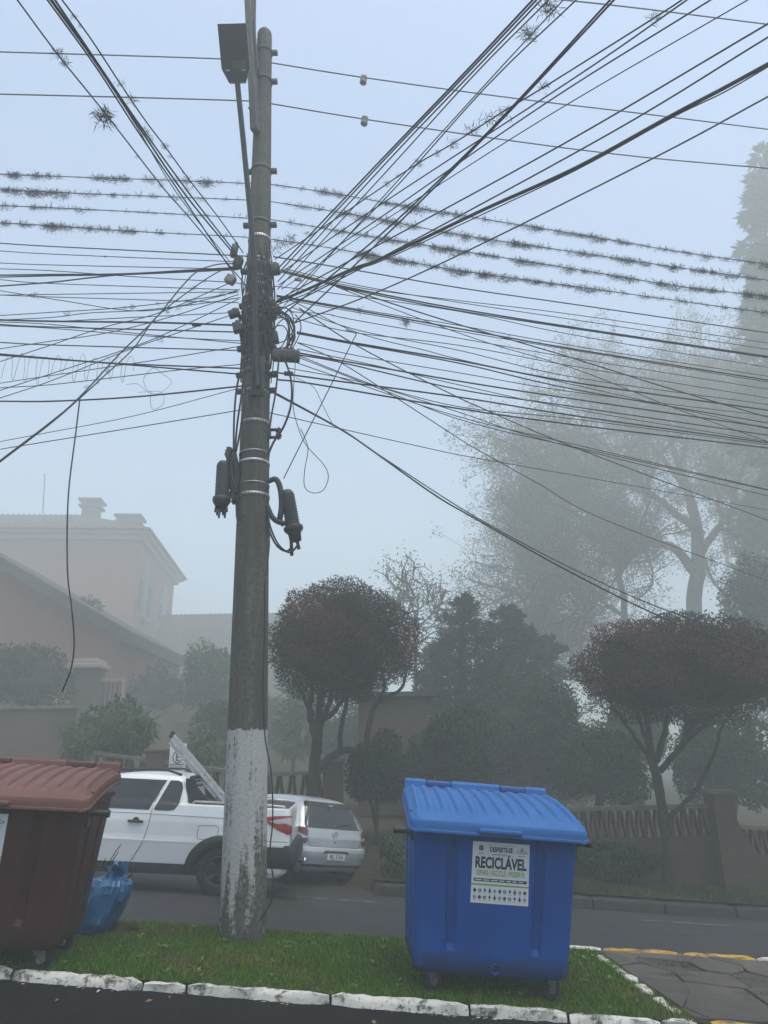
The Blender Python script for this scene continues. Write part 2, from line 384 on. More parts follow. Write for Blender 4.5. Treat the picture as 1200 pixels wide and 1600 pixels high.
def rough_stone(mb, c, ux, L, W, H, seed, M=None, jag=.016):
    """a worn kerb stone: box 7x3x3 with wobbly edges; c = near bottom left corner, ux = unit along"""
    r_ = np.random.default_rng(seed); ux = np.array(ux); uy = np.array([-ux[1], ux[0], 0]); n = max(3, int(L/.07))
    rings = []
    for i in range(n+1):
        t = i/n; s_ = L*t; e = .012 if i in (0, n) else 0
        base = np.array(c)+ux*s_; base[2] = gz(base[0])+c[2]
        j = r_.normal(size=(6, 2))*jag
        prof = [(0+e+abs(j[0,0]), -.06), (0+e+abs(j[1,0])*1.2, H-.035-e+j[1,1]*.4), (.028+e+j[2,0]*.5, H-e-.004+j[2,1]*.25), (W-.02-e, H-e+j[3,1]*.25), (W-e, H-.03-e), (W-e, -.06)]
        rings.append([tuple(base+uy*p[0]+np.array([0, 0, p[1]])) for p in prof])
    mb.loft(rings, 0, True, True, True, None, True)
kerb = struct(empty('kerb'))
x = -9.0; k = 0
joints = [-9.0, -8.1, -7.2, -6.4, -5.5, -4.6, -3.8, -3.0, -2.6, -1.70, -1.40, -.42, .52, 1.18, 1.80, 2.05]
for a, b_ in zip(joints[:-1], joints[1:]):
    mb = MB(); rough_stone(mb, (a+.008, KY0+rng.normal()*.008, 0), (1, 0, 0), b_-a-.018, .085, MEDH+.002+rng.normal()*.008, 10+k); k += 1
    sharp(mb.build('kerb_stone', M_KERB, kerb), 50)
# chips of old lime paint splashed on the asphalt along the kerb foot
rc = np.random.default_rng(77); mb = MB()
for k_ in range(260):
    x_ = rc.uniform(-4.2, 2.0)
    if math.sin(x_*5.1)+math.sin(x_*2.3+1) < -.2: continue
    y_ = KY0-abs(rc.normal())*.022-.002; r_ = rc.uniform(.004, .016); n_ = 6; z_ = gz(x_)+.004
    mb.add([(x_+r_*rc.uniform(.6, 1.6)*math.cos(a_), y_+r_*.6*rc.uniform(.6, 1.4)*math.sin(a_), z_) for a_ in np.linspace(0, 2*math.pi, n_, endpoint=False)], [tuple(range(n_))])
tag(mb.build('paint_flecks', M_KERB), 'splashes of old white paint on the asphalt along the kerb foot', 'paint flecks', kind='stuff')
# end kerb of the lawn
pa = np.array([END_N-.06, KY0+.06, 0]); pb = np.array([END_F-.10, med_far(END_F)-.12, 0]); d = pb-pa; Ld = np.linalg.norm(d); d /= Ld
s_ = 0.0
for L in (.15, .17, .26, .30, .22, .34, .3):
    if s_+L > Ld: L = Ld-s_
    if L < .05: break
    mb = MB(); p = pa+d*s_; rough_stone(mb, (p[0], p[1], 0), tuple(d), L-.012, .11, MEDH+.012+rng.normal()*.006, 60+k, jag=.016); k += 1; s_ += L
    sharp(mb.build('kerb_stone', M_KERB, kerb), 50)
# far edge of the lawn: a thin white line of stones, then yellow ones along the pavement
for a, b_, m in ((.4, 1.2, M_KERB), (1.2, 1.95, M_KERB), (1.96, 2.7, M_KERBY), (2.7, 3.4, M_KERBY), (3.4, 4.1, M_KERB), (4.1, 4.9, M_KERB), (4.9, 5.7, M_KERB)):
    mb = MB(); uu = np.array([1, .062, 0]); uu /= np.linalg.norm(uu)
    rough_stone(mb, (a, med_far(a)-.06, 0), tuple(uu), b_-a-.012, .09, MEDH+.008, 90+k); k += 1
    sharp(mb.build('kerb_stone', m, kerb), 50)
for a, b_ in ((2.16, 2.9), (2.9, 3.6), (3.6, 4.4)):
    mb = MB(); rough_stone(mb, (a, KY0+.02, 0), (1, 0, 0), b_-a-.014, .13, MEDH-.004, 120+k); k += 1
    sharp(mb.build('kerb_stone', M_KERBY, kerb), 50)
farkerb = struct(empty('far_kerb'))
x = -.2
while x < 9:
    L = .95; uu = np.array([1, .055, 0]); uu /= np.linalg.norm(uu); mb = MB(); rough_stone(mb, (x, far_kerb(x), -.10), tuple(uu), L-.02, .14, .14, 150+k, jag=.004); k += 1; x += L
    sharp(mb.build('kerb_stone', M_KERBG, farkerb), 50)
# flagstones
pave = struct(empty('pavement'))
def clip_poly(poly, n, c):
    out = []
    for i in range(len(poly)):
        a, b_ = poly[i], poly[(i+1) % len(poly)]; da = np.dot(a, n)-c; db = np.dot(b_, n)-c
        if da <= 0: out.append(a)
        if da*db < 0: out.append(a+(b_-a)*(da/(da-db)))
    return out
seeds = [np.array([x_, y_]) for x_ in np.arange(2.0, 6.6, .46) for y_ in np.arange(5.9, 8.3, .36)]
seeds = [q+np.array([rng.uniform(-.20, .20), rng.uniform(-.15, .15)]) for q in seeds]
ed = np.array([d[1], -d[0]])     # outward normal of the end kerb (to the right)
for i, q in enumerate(seeds):
    poly = [np.array(p_) for p_ in ((1.7, KY0+.15), (6.4, KY0+.15), (6.4, med_far(6.4)-.08), (1.7, med_far(1.7)-.08))]
    for j, o_ in enumerate(seeds):
        if i == j: continue
        n = o_-q; ln = np.linalg.norm(n)
        if ln > 1.6: continue
        n = n/ln; poly = clip_poly(poly, n, np.dot((q+o_)/2, n)-.0045)
        if len(poly) < 3: break
    if len(poly) >= 3: poly = clip_poly(poly, -ed, -np.dot(pa[:2], ed)-.02)
    if len(poly) < 3: continue
    poly = [p_+rng.normal(size=2)*.006 for p_ in poly]
    h_ = MEDH-.006+rng.uniform(-.006, .008); tl = rng.normal(size=2)*.010
    mb = MB(); cc = sum(poly)/len(poly); top = [(p_[0], p_[1], gz(p_[0])+h_+np.dot(p_-cc, tl)) for p_ in poly]
    inn = [(cc[0]+(p_[0]-cc[0])*.96, cc[1]+(p_[1]-cc[1])*.96, p_[2]+.005) for p_ in top]
    bot = [(p_[0], p_[1], p_[2]-.05) for p_ in top]
    mb.loft([bot, top, inn], 0, True, False, True, None, False); mb.build('flagstone', M_FLAG, pave)

# worn line on the road beside the far kerb
mb = MB()
for (xa, xb) in ((-6.0, -.2), (3.1, 4.4)):
    pts = np.linspace(xa, xb, 14)
    lo = [(x_, (far_kerb(max(x_, -.2))-.55+.02*math.sin(x_)), gz(x_)-.10*ss(far_kerb(max(x_, -.2))-.55, 9.0, 10.3)+.006) for x_ in pts]; hi = [(p_[0], p_[1]+.05, p_[2]) for p_ in lo]
    mb.loft([lo, hi], 0, False)
struct(mb.build('lane_marking', M_LINE))

# grass
def blades(name, n, sampler, hmin, hmax, label, cols, wid=.0022, lean=.45):
    P = sampler(n); n = len(P)
    H = rng.uniform(hmin, hmax, n)*(.6+.8*(np.sin(P[:, 0]*3.1+1)*np.cos(P[:, 1]*4.3)*.5+.5)); A = rng.uniform(0, 2*math.pi, n)
    ln = np.stack([np.cos(A), np.sin(A), np.zeros(n)], 1)*(rng.uniform(.1, 1, n)*lean*H)[:, None]
    wd = np.stack([-np.sin(A), np.cos(A), np.zeros(n)], 1)*wid*rng.uniform(.7, 1.5, n)[:, None]
    V = np.empty((n, 3, 3)); V[:, 0] = P-wd; V[:, 1] = P+wd; V[:, 2] = P+ln; V[:, 2, 2] += H
    me = bpy.data.meshes.new(name); me.vertices.add(3*n); me.vertices.foreach_set('co', V.ravel())
    me.loops.add(3*n); me.loops.foreach_set('vertex_index', np.arange(3*n, dtype=np.int32))
    me.polygons.add(n); me.polygons.foreach_set('loop_start', np.arange(0, 3*n, 3, dtype=np.int32)); me.polygons.foreach_set('loop_total', np.full(n, 3, dtype=np.int32))
    c_ = pick(cols, n, .3); patch = (np.sin(P[:, 0]*2.3+P[:, 1]*1.7)+np.sin(P[:, 0]*5.1-P[:, 1]*3.9+2)+rng.normal(size=n)*.8)
    dead = np.sin(P[:, 0]*1.9+.7)*np.cos(P[:, 1]*3.3+1.1)+.6*np.sin(P[:, 0]*7.3+P[:, 1]*6.1)+rng.normal(size=n)*.35; gone = (dead > .82) & (rng.random(n) < .8); V[gone, 2, 2] -= H[gone]*.72; me.vertices.foreach_set('co', V.ravel())
    dry = (patch > 1.9) | gone; c_[dry] = pick([(.15,.12,.045), (.11,.10,.035)], dry.sum(), .25)
    ca = me.color_attributes.new('Col', 'FLOAT_COLOR', 'POINT'); cc = np.ones((n, 3, 4)); cc[:, :, :3] = c_[:, None, :]; ca.data.foreach_set('color', cc.ravel().astype(np.float32))
    me.materials.append(M_LEAF); me.update(calc_edges=True)
    o = bpy.data.objects.new(name, me); COL.objects.link(o); tag(o, label, 'grass', kind='stuff'); return o
def lawn(n):
    xx = rng.uniform(-4.6, END_N, n); yy = rng.uniform(0, 1, n); lo = KY1-.045; hi = np.array([med_far(a)-.05 for a in xx]); Y = lo+(hi-lo)*yy
    lim = pa[0]+(Y-pa[1])/(pb[1]-pa[1])*(pb[0]-pa[0])
    k_ = xx < lim-.0; xx, Y = xx[k_], Y[k_]
    return np.stack([xx, Y, np.array([gz(a) for a in xx])+MEDH-.012], 1)
blades('grass', 170000, lawn, .012, .038, 'short green lawn on the narrow median under the bins', [(.062,.160,.006), (.050,.135,.005), (.085,.185,.010), (.036,.10,.004), (.12,.165,.02)], .0026, .8)
def verge_s(n):
    xx = rng.uniform(-.1, 8, n); Y = np.array([far_kerb(a) for a in xx])+.16+rng.uniform(0, 1.1, n)
    return np.stack([xx, Y, np.array([gz(a) for a in xx])+.07], 1)
blades('grass', 22000, verge_s, .03, .09, 'dull grass verge between far kerb and brick garden wall', [(.05,.075,.02), (.04,.06,.018)], .004)
def tuft_s(n):
    q = [(2.35, 7.0), (2.6, 6.45), (3.6, 7.3), (3.8, 6.6), (2.2, 6.5), (2.75, 7.2), (3.0, 7.05), (3.25, 6.95), (2.9, 6.6), (3.35, 6.8), (2.5, 7.35)]; i = rng.integers(0, len(q), n); c_ = np.array(q)[i]+rng.normal(size=(n, 2))*np.array([.12, .03])
    return np.stack([c_[:, 0], c_[:, 1], np.array([gz(a) for a in c_[:, 0]])+MEDH-.02], 1)
# a little heap of dug soil on the lawn
q = gnd(184, 1453, MEDH); mb = MB(); rings = []
for r_, z_ in ((.11, -.01), (.095, .018), (.06, .04), (.02, .05)):
    rings.append([(q[0]+r_*(1+.22*math.sin(3*a_+z_*60)+.12*math.sin(7*a_))*math.cos(a_)*1.4, q[1]+r_*math.sin(a_)*.8, gz(q[0])+MEDH+z_*(1+.3*math.sin(5*a_))) for a_ in np.linspace(0, 2*math.pi, 18, endpoint=False)])
mb.loft(rings, 0, True, False, True); tag(mb.build('soil_heap', M_SOIL), 'small heap of dug brown soil on the lawn near the rubbish bag', 'soil heap')
blades('weeds', 5200, tuft_s, .012, .04, 'small weeds growing in the joints of the flagstone pavement', [(.06,.10,.02)])

# broad-leaved weeds and a few dead leaves in the lawn
rw = np.random.default_rng(91); pw_, uw_, sw_ = [], [], []
for k_ in range(190):
    x_ = rw.uniform(-4.2, 1.9); y_ = rw.uniform(KY1+.03, med_far(x_)-.12)
    for a_ in rw.uniform(0, 6.28, rw.integers(5, 10)):
        pw_.append((x_, y_, gz(x_)+MEDH+.004)); uw_.append((math.cos(a_), math.sin(a_), rw.uniform(.25, .7))); sw_.append(rw.uniform(.025, .055))
tag(leaf_mesh('lawn_weeds', np.array(pw_), np.array(sw_), pick([(.10,.19,.02), (.075,.15,.02), (.14,.20,.045)], len(pw_), .2), None, aspect=.42, up=np.array(uw_), flop=.12), 'scattered broad-leaved weeds growing through the lawn of the median', 'weeds', kind='stuff')
n_ = 70; xl_ = rw.uniform(-4.0, 1.9, n_); yl_ = np.where(rw.random(n_) < .4, KY0-rw.gamma(1.2, .06, n_), rw.uniform(KY1, 7.2, n_))
tag(leaf_mesh('dead_leaves', np.stack([xl_, yl_, np.array([gz(a_) for a_ in xl_])+np.where(yl_ > KY1, MEDH+.025, .008)], 1), rw.uniform(.012, .038, n_), pick([(.16,.10,.04), (.10,.06,.03), (.22,.16,.07)], n_, .25), None, aspect=.6, up=np.stack([rw.normal(size=n_), rw.normal(size=n_), np.full(n_, .12)], 1), flop=.1), 'tiny dead leaves strewn over lawn, kerb and asphalt', 'leaf litter', kind='stuff')
# ------------------------------------------------------------------ wheeled containers
def rrect(a, b, r, nf, ns, nc=5):
    """rounded rectangle, half sizes a,b; returns list of (x,y,side) counter-clockwise from front left; side f/r/b/l/c"""
    out = []
    for i in range(nf+1): out.append((-(a-r)+2*(a-r)*i/nf, -b, 'f'))
    for i in range(1, nc): t = -math.pi/2+math.pi/2*i/nc; out.append((a-r+r*math.cos(t), -(b-r)+r*math.sin(t), 'c'))
    for i in range(ns+1): out.append((a, -(b-r)+2*(b-r)*i/ns, 'r'))
    for i in range(1, nc): t = math.pi/2*i/nc; out.append((a-r+r*math.cos(t), b-r+r*math.sin(t), 'c'))
    for i in range(nf+1): out.append(((a-r)-2*(a-r)*i/nf, b, 'b'))
    for i in range(1, nc): t = math.pi/2+math.pi/2*i/nc; out.append((-(a-r)+r*math.cos(t), b-r+r*math.sin(t), 'c'))
    for i in range(ns+1): out.append((-a, (b-r)-2*(b-r)*i/ns, 'l'))
    for i in range(1, nc): t = math.pi+math.pi/2*i/nc; out.append((-(a-r)+r*math.cos(t), -(b-r)+r*math.sin(t), 'c'))
    return out
def sstep(x, a, b): t = min(1, max(0, (x-a)/(b-a))); return t*t*(3-2*t)
def bin_container(name, loc, yaw, tilt, scl, mb_, ml, mh, label, full_sticker):
    root = empty(name, loc, (0, tilt, yaw)); root.scale = scl; tag(root, label, 'waste container', 'wheeled waste containers on the median')
    ZB, ZT = .150, 1.17
    def half(z): t = (z-ZB)/(ZT-ZB); return .600+.060*t, .42+.08*t
    zs = [ZB, ZB+.012, ZB+.04, .28, .30, .34, .45, .6, .75, .9, .98, 1.00, 1.03, 1.10, ZT-.03, ZT-.028, ZT]
    rings = []
    for q, z in enumerate(zs):
        a, b = half(z); g = .03*(1-sstep(z, ZB, ZB+.045)); ex = .02 if q >= 15 else 0
        ring = []
        for x_, y_, sd_ in rrect(a-g+ex, b-g+ex, .075, 72, 26):
            dep = sstep(z, .30, .34)*(1-sstep(z, .99, 1.03)) if q < 14 else 0
            if sd_ in 'fb':
                u = abs(abs(x_)-.335*a/.62); dep2 = .038*dep*(1-sstep(u, .026, .040)); y_ += dep2 if sd_ == 'f' else -dep2
                # shallow raised middle panel
                y_ += (.006*dep*sstep(abs(x_), .36, .40))*(1 if sd_ == 'f' else -1)
            elif sd_ in 'lr':
                u = min(abs(y_+.17), abs(y_-.17)); dep2 = .028*dep*(1-sstep(u, .018, .032)); x_ += dep2 if sd_ == 'l' else -dep2
            ring.append((x_, y_, z))
        rings.append(ring)
    mb = MB(); mb.loft(rings, 0, True, True, True); body = sharp(mb.build('body', mb_, root), 40)
    mb = MB(); mb.lathe([(.0, -.012), (.028, -.012), (.034, 0), (.034, .02)], 14, 0, Matrix.Translation((.02, -.43, .205)) @ Matrix.Rotation(math.radians(90), 4, 'X')); mb.build('drain_plug', mh, body)
    # lid
    NU, NV = 132, 26; grid = []; C0 = .70
    def prof(t): return 1.175+.165*math.sin(math.pi/2*min(1, t*1.02))**.85
    for j in range(NV+1):
        t = j/NV; row = []
        tt = 1-(1-t)**1.0
        hw = C0-.02*t; cut = .055
        if t < cut: hw -= .05*(1-math.sqrt(max(0, 1-((cut-t)/cut)**2)))
        y = -.58+1.11*tt
        for i in range(NU+1):
            u = -1+2*i/NU; z = prof(t)
            z -= max(.028*sstep(abs(u), .93, 1.0), .022*sstep(.05-t, 0, .05))
            ph = (u*.5+.5)*12; fr = abs((ph % 1)-.5)
            rib = (1-sstep(fr, .20, .29))*sstep(t, .07, .10)*(1-sstep(t, .86, .93))
            if .4 < ph < 11.6: z += .021*rib
            row.append((u*hw, y, z))
        grid.append(row)
    mb = MB(); vs_ = [p for r in grid for p in r]; W1 = NU+1
    fs = [(j*W1+i, j*W1+i+1, (j+1)*W1+i+1, (j+1)*W1+i) for j in range(NV) for i in range(NU)]
    mb.add(vs_, fs, 0, None, True)
    bd = [grid[0][i] for i in range(NU+1)]+[grid[j][NU] for j in range(1, NV+1)]+[grid[NV][i] for i in range(NU-1, -1, -1)]+[grid[j][0] for j in range(NV-1, 0, -1)]
    def off(p, o, dz):
        L = math.hypot(p[0], p[1]*1.2)+1e-9; return (p[0]*(1+o/L), p[1]*(1+o/L), p[2]-dz)
    lip = [[(p[0], p[1], p[2]) for p in bd], [off(p, .008, .012) for p in bd], [off(p, .012, .03) for p in bd], [off(p, .014, .062) for p in bd], [off(p, .022, .066) for p in bd], [off(p, .022, .082) for p in bd], [off(p, -.01, .082) for p in bd]]
    mb.loft(lip, 0)
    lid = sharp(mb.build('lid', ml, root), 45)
    mb = MB(); mb.rbox((.0, -.603, 1.105), (.34, .045, .035), .012); mb.build('lid_grip', ml, lid)
    for sx in (-1, 1):
        mb = MB(); mb.rbox((sx*.675, -.40, 1.195), (.05, .10, .03), .01); mb.build('lid_lug', ml, lid)
    # upstanding rear rail, broken by two hinge blocks
    for xa, xb in ((-.67, -.475), (-.225, .225), (.475, .67)):
        mb = MB(); P = [(.50, 1.325), (.512, 1.385), (.53, 1.405), (.555, 1.40), (.565, 1.37), (.565, 1.27)]
        mb.loft([[(xa, y, z) for y, z in P], [(xb, y, z) for y, z in P]], 0, True, True, True, None, False); mb.build('hinge_rail', ml, lid)
    for xc in (-.35, .35):
        mb = MB(); mb.rbox((xc, .525, 1.372), (.236, .075, .05), .014); mb.build('hinge', mh, lid)
    # trunnion pins
    for sx in (-1, 1):
        mb = MB(); a, b = half(1.06)
        mb.lathe([(.0, .16), (.026, .16), (.030, .15), (.027, .13), (.022, .06), (.034, .025), (.055, .0)], 12, 0, Matrix.Translation((sx*a, -.32, 1.05)) @ Matrix.Rotation(sx*math.radians(90), 4, 'Y'))
        mb.prism([(-.05, -.09), (.05, -.09), (.06, .05), (-.06, .05)], 0, .022, 0, Matrix.Translation((sx*a, -.32, 1.04)) @ Matrix.Rotation(sx*math.radians(90), 4, 'Y') @ Matrix.Rotation(math.radians(90), 4, 'Z'))
        mb.build('trunnion', M_BLACK, root)
    # casters
    for sx, sy, tw in ((-1, -1, .25), (1, -1, .5), (-1, 1, .1), (1, 1, -.2)):
        cx, cy_ = sx*.46, sy*.31
        Mw = Matrix.Translation((cx, cy_, 0)) @ Matrix.Rotation(tw, 4, 'Z')
        mb = MB(); mb.lathe([(.03, -.022), (.066, -.022), (.077, -.015), (.079, 0), (.077, .015), (.066, .022), (.03, .022)], 22, 0, Mw @ Matrix.Translation((.03, 0, .079)) @ Matrix.Rotation(math.radians(90), 4, 'X'))
        wh = mb.build('caster_wheel', M_RUBBER, root)
        mb = MB(); mb.lathe([(.0, -.026), (.030, -.026), (.030, .026), (0, .026)], 14, 0, Mw @ Matrix.Translation((.03, 0, .079)) @ Matrix.Rotation(math.radians(90), 4, 'X')); mb.build('hub', M_STEEL, wh)
        mb = MB()
        for s2 in (-1, 1):
            mb.prism([(-.06, .158), (.055, .158), (.05, .08), (.03, .062), (.012, .08)], s2*.033-.002, s2*.033+.002, 0, Mw @ Matrix.Rotation(math.radians(90), 4, 'X'))
        mb.box((0, 0, .156), (.13, .10, .012), 0, Mw); mb.build('caster_fork', M_FORK, root)
    # sticker on the front
    def fpt(x_, z_, o): a, b = half(z_); return Vector((x_, -(b+o), z_))
    z0, z1 = .62, 1.027; xl, xr = (-.19, .262) if full_sticker else (-.31, .142)
    yv = (fpt(0, z1, 0)-fpt(0, z0, 0)).normalized(); n_ = Vector((1, 0, 0)).cross(yv)
    def SM(u, v_, o=.0):          # u 0..1 across, v 0..1 up
        p = fpt(xl+(xr-xl)*u, z0+(z1-z0)*v_, .002+o)
        return Matrix(((1, yv.x, n_.x, p.x), (0, yv.y, n_.y, p.y), (0, yv.z, n_.z, p.z), (0, 0, 0, 1)))
    w_ = xr-xl; h_ = z1-z0; ts = w_/.38
    mb = MB(); mb.box((0, 0, .0), (w_, h_*1.005, .003), 0, SM(.5, .5)); st = mb.build('sticker', M_STICK, root)
    mb = MB(); o = .0022
    def bar(u, v_, du, dv, mi, oo=0): mb.add([(-du*w_/2, -dv*h_/2, 0), (du*w_/2, -dv*h_/2, 0), (du*w_/2, dv*h_/2, 0), (-du*w_/2, dv*h_/2, 0)], [(0, 1, 2, 3)], mi, SM(u, v_, o+oo))
    def frame(u, v_, du, dv, t_, mi):
        bar(u, v_+dv/2, du, t_, mi); bar(u, v_-dv/2, du, t_, mi); bar(u-du/2, v_, t_*.9, dv, mi); bar(u+du/2, v_, t_*.9, dv, mi)
    def disc(u, v_, r_, mi, n=10, oo=0, sq=1.0): mb.add([(r_*math.cos(2*math.pi*k_/n), r_*sq*math.sin(2*math.pi*k_/n), 0) for k_ in range(n)], [tuple(range(n))], mi, SM(u, v_, o+oo))
    if full_sticker:
        text_mesh(mb, 'RECICLÁVEL', SM(.5, .575, o), .086*ts, 0, .0042, .72)
        text_mesh(mb, 'SEPARE | RECICLE | PRESERVE', SM(.5, .455, o), .040*ts, 1, .0016, .62)
    else:
        text_mesh(mb, 'ORGÂNICO', SM(.46, .575, o), .070*ts, 0, .0022, .70)
        text_mesh(mb, 'SEPARE | RECICLE | PRESERVE', SM(.5, .455, o), .040*ts, 1, .0016, .62)
    frame(.50, .865, .44, .17, .008, 3)
    text_mesh(mb, 'DESPERTE-SE', SM(.5, .845, o), .038*ts, 0, .0020, .70)
    bar(.5, .915, .35, .016, 3); bar(.47, .80, .26, .018, 1)
    disc(.15, .895, .020, 2, 12); bar(.15, .868, .08, .012, 2); bar(.15, .93, .05, .018, 2); bar(.15, .825, .11, .010, 3); bar(.15, .80, .10, .012, 4)
    text_mesh(mb, 'CEGA', SM(.865, .835, o), .030*ts, 0, .0002, .95); disc(.865, .905, .012, 0, 10); disc(.865, .908, .006, 5, 8, .0008); bar(.865, .80, .12, .010, 4)
    bar(.5, .375, .93, .05, 0)
    for q, (u, du) in enumerate(((.12, .12), (.26, .11), (.40, .12), (.53, .09), (.65, .075), (.75, .07), (.86, .075))): bar(u, .375, du, .016, 5, .0008)
    bar(.5, .30, 1.0, .028, 1)
    for r2, vv in ((0, .205), (1, .095)):
        for q in range(11):
            u = .065+q*.087; kk = (q*7+r2*3) % 5
            if kk == 0: disc(u, vv, .0125, 0, 12)
            elif kk == 1: disc(u, vv-.004, .0115, 0, 6, 0, 1.1); bar(u, vv+.036, .02, .02, 0)
            elif kk == 2: bar(u, vv, .05, .05, 0); bar(u, vv, .02, .02, 5, .0008)
            elif kk == 3: disc(u, vv, .0125, 0, 5); disc(u, vv, .005, 5, 6, .0008)
            else: disc(u, vv, .012, 0, 3, 0, 1.2); bar(u, vv+.02, .03, .025, 0)
            bar(u, vv-.045, .045, .006, 4)
    mb.build('print', [M_INK, M_GREEN, M_DGREEN, M_LGREY, M_CABLEL, M_STICK], st)
    return root
def on_median(px, py): p = gnd(px, py, MEDH); return p
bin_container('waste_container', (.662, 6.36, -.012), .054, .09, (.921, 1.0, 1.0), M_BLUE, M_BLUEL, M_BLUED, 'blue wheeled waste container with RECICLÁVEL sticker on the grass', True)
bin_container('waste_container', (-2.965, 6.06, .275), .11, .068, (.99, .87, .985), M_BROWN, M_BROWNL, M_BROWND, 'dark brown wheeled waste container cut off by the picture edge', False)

# ------------------------------------------------------------------ rubbish bag
def rubbish_bag():
    c = np.array([-2.56, 6.98, gz(-2.6)+MEDH-.02]); mb = MB(); rings = []; n = 56; BS = .86; rg_ = np.random.default_rng(5)
    prof = [(.02, .0), (.17, .0), (.235, .035), (.262, .10), (.265, .18), (.262, .26), (.25, .33), (.225, .39), (.17, .432), (.09, .452), (.045, .462), (.055, .48), (.085, .51), (.10, .525)]
    ph = rg_.uniform(0, 6.28, 8)
    for k_, (r_, z) in enumerate(prof):
        ring = []
        for j in range(n):
            a = 2*math.pi*j/n; pl_ = sstep(z, .2, .42)
            f = 1+.06*math.sin(2*a+ph[0])+.05*math.sin(3*a+z*8+ph[1])+.025*math.sin(6*a-z*17+ph[2])+pl_*(.07*math.sin(9*a+ph[3]+z*3)+.05*math.sin(14*a+ph[4]))+(.25*math.sin(5*a+ph[5]) if z > .46 else 0)
            f += .02*math.sin(17*a+z*40+ph[6])*(1-pl_)+rg_.normal()*.022
            ring.append((c[0]+BS*r_*f*math.cos(a)+.20*(z/.5)**1.1, c[1]+BS*r_*f*math.sin(a)*.9, c[2]+z*.95+(.03*math.sin(4*a+ph[7])+.02*math.sin(7*a) if z > .46 else .008*math.sin(8*a))))
        rings.append(ring)
    mb.loft(rings, 0, True, True, False); o = mb.build('rubbish_bag', M_BAG); sharp(o, 14); tag(o, 'tied blue plastic rubbish bag leaning behind the brown container', 'rubbish bag')
rubbish_bag()
# twigs sticking out of the bag
tw = MB()
for q in (((168, 1352), (178, 1335), (190, 1318)), ((168, 1350), (176, 1344), (186, 1330)), ((192, 1375), (203, 1368), (216, 1352)), ((192, 1380), (200, 1374), (207, 1366)), ((165, 1362), (161, 1350), (166, 1340))):
    tw.tube(catmull([aty(*a_, 6.92) for a_ in q], 3), [.004]*6+[.001], 4)
tag(tw.build('twigs', M_BARK), 'thin dry twigs poking out beside the blue rubbish bag', 'twigs', kind='stuff')
# dry leaves and scraps
for i, (px, py, m, nm, lb) in enumerate(((232, 1567, M_LITTER, 'fallen_leaf', 'curled dry leaf on the dark asphalt below the kerb'), (88, 1566, M_LITTER, 'fallen_leaf', 'tiny brown leaf on the dark asphalt near the left edge'), (153, 1552, M_PAPER, 'paper_scrap', 'white speck of paper on the asphalt beside the kerb'))):
    q = gnd(px, py); mb = MB(); s_ = .028 if i == 0 else .014
    mb.add([(q[0]-s_, q[1], q[2]+.006), (q[0], q[1]-s_*.6, q[2]+.010), (q[0]+s_, q[1]+.004, q[2]+.016), (q[0]+.2*s_, q[1]+s_*.6, q[2]+.012), (q[0], q[1], q[2]+.022)], [(0, 1, 4), (1, 2, 4), (2, 3, 4), (3, 0, 4)])
    tag(mb.build(nm, m), lb, 'leaf' if i < 2 else 'paper')
# ------------------------------------------------------------------ the pole
PB = gnd(375, 1466, MEDH); PB = np.array([PB[0], PB[1]+.12, gz(PB[0])+MEDH-.02]); PT = aty(413.5, 55, PB[1]+.05)
PLEN = np.linalg.norm(PT-PB); PDIR = (PT-PB)/PLEN
def pole_pt(z): return PB+PDIR*((z-PB[2])/PDIR[2])          # axis at world height z
def pole_r(z): return .205-(.205-.095)*min(1, max(0, (z-PB[2])/(PT[2]-PB[2])))
def pole_at_px(py):                                         # height of the axis seen at image row py
    lo, hi = PB[2], PT[2]
    for _ in range(40):
        m_ = (lo+hi)/2; q = pole_pt(m_)-CAM; yy = 800-FPX*np.dot(q, UV)/np.dot(q, F)
        if yy > py: lo = m_
        else: hi = m_
    return (lo+hi)/2
pole = empty('utility_pole', PB); tag(pole, 'tall tapering concrete utility pole with peeling white base', 'utility pole')
def PM(z):                                                   # frame on the axis, in pole-local coordinates
    q = pole_pt(z)-PB; zz = Vector(PDIR); xx = Vector((1, 0, 0)); xx = (xx-zz*xx.dot(zz)).normalized(); yy = zz.cross(xx)
    return Matrix(((xx.x, yy.x, zz.x, q[0]), (xx.y, yy.y, zz.y, q[1]), (xx.z, yy.z, zz.z, q[2]), (0, 0, 0, 1)))
mb = MB(); pr = []
nz = 60
for i in range(nz+1):
    z = PB[2]+(PT[2]-PB[2])*i/nz; pr.append((pole_r(z), PLEN*i/nz-.15*(i == 0)))
pr += [(.088, PLEN+.03), (.06, PLEN+.075), (.02, PLEN+.092), (.0, PLEN+.093)]
mb.lathe(pr, 36, 0, PM(PB[2])); sharp(mb.build('shaft', M_POLE, pole), 60)
def strap(py, hgt=.035, m=M_STEEL, bolts=True, name='strap', drawn=.006):
    z = pole_at_px(py); mb = MB(); r_ = pole_r(z)+drawn
    mb.lathe([(r_-.01, -hgt/2), (r_, -hgt/2), (r_, hgt/2), (r_-.01, hgt/2)], 32, 0, PM(z))
    o = mb.build(name, m, pole)
    if bolts:
        for s2 in (-1, 1):
            mb = MB(); mb.rbox((s2*(r_+.03), 0, 0), (.07, .06, .05), .008, 0, PM(z)); lg = mb.build('bolt_lug', M_LAMP, o)
    return o
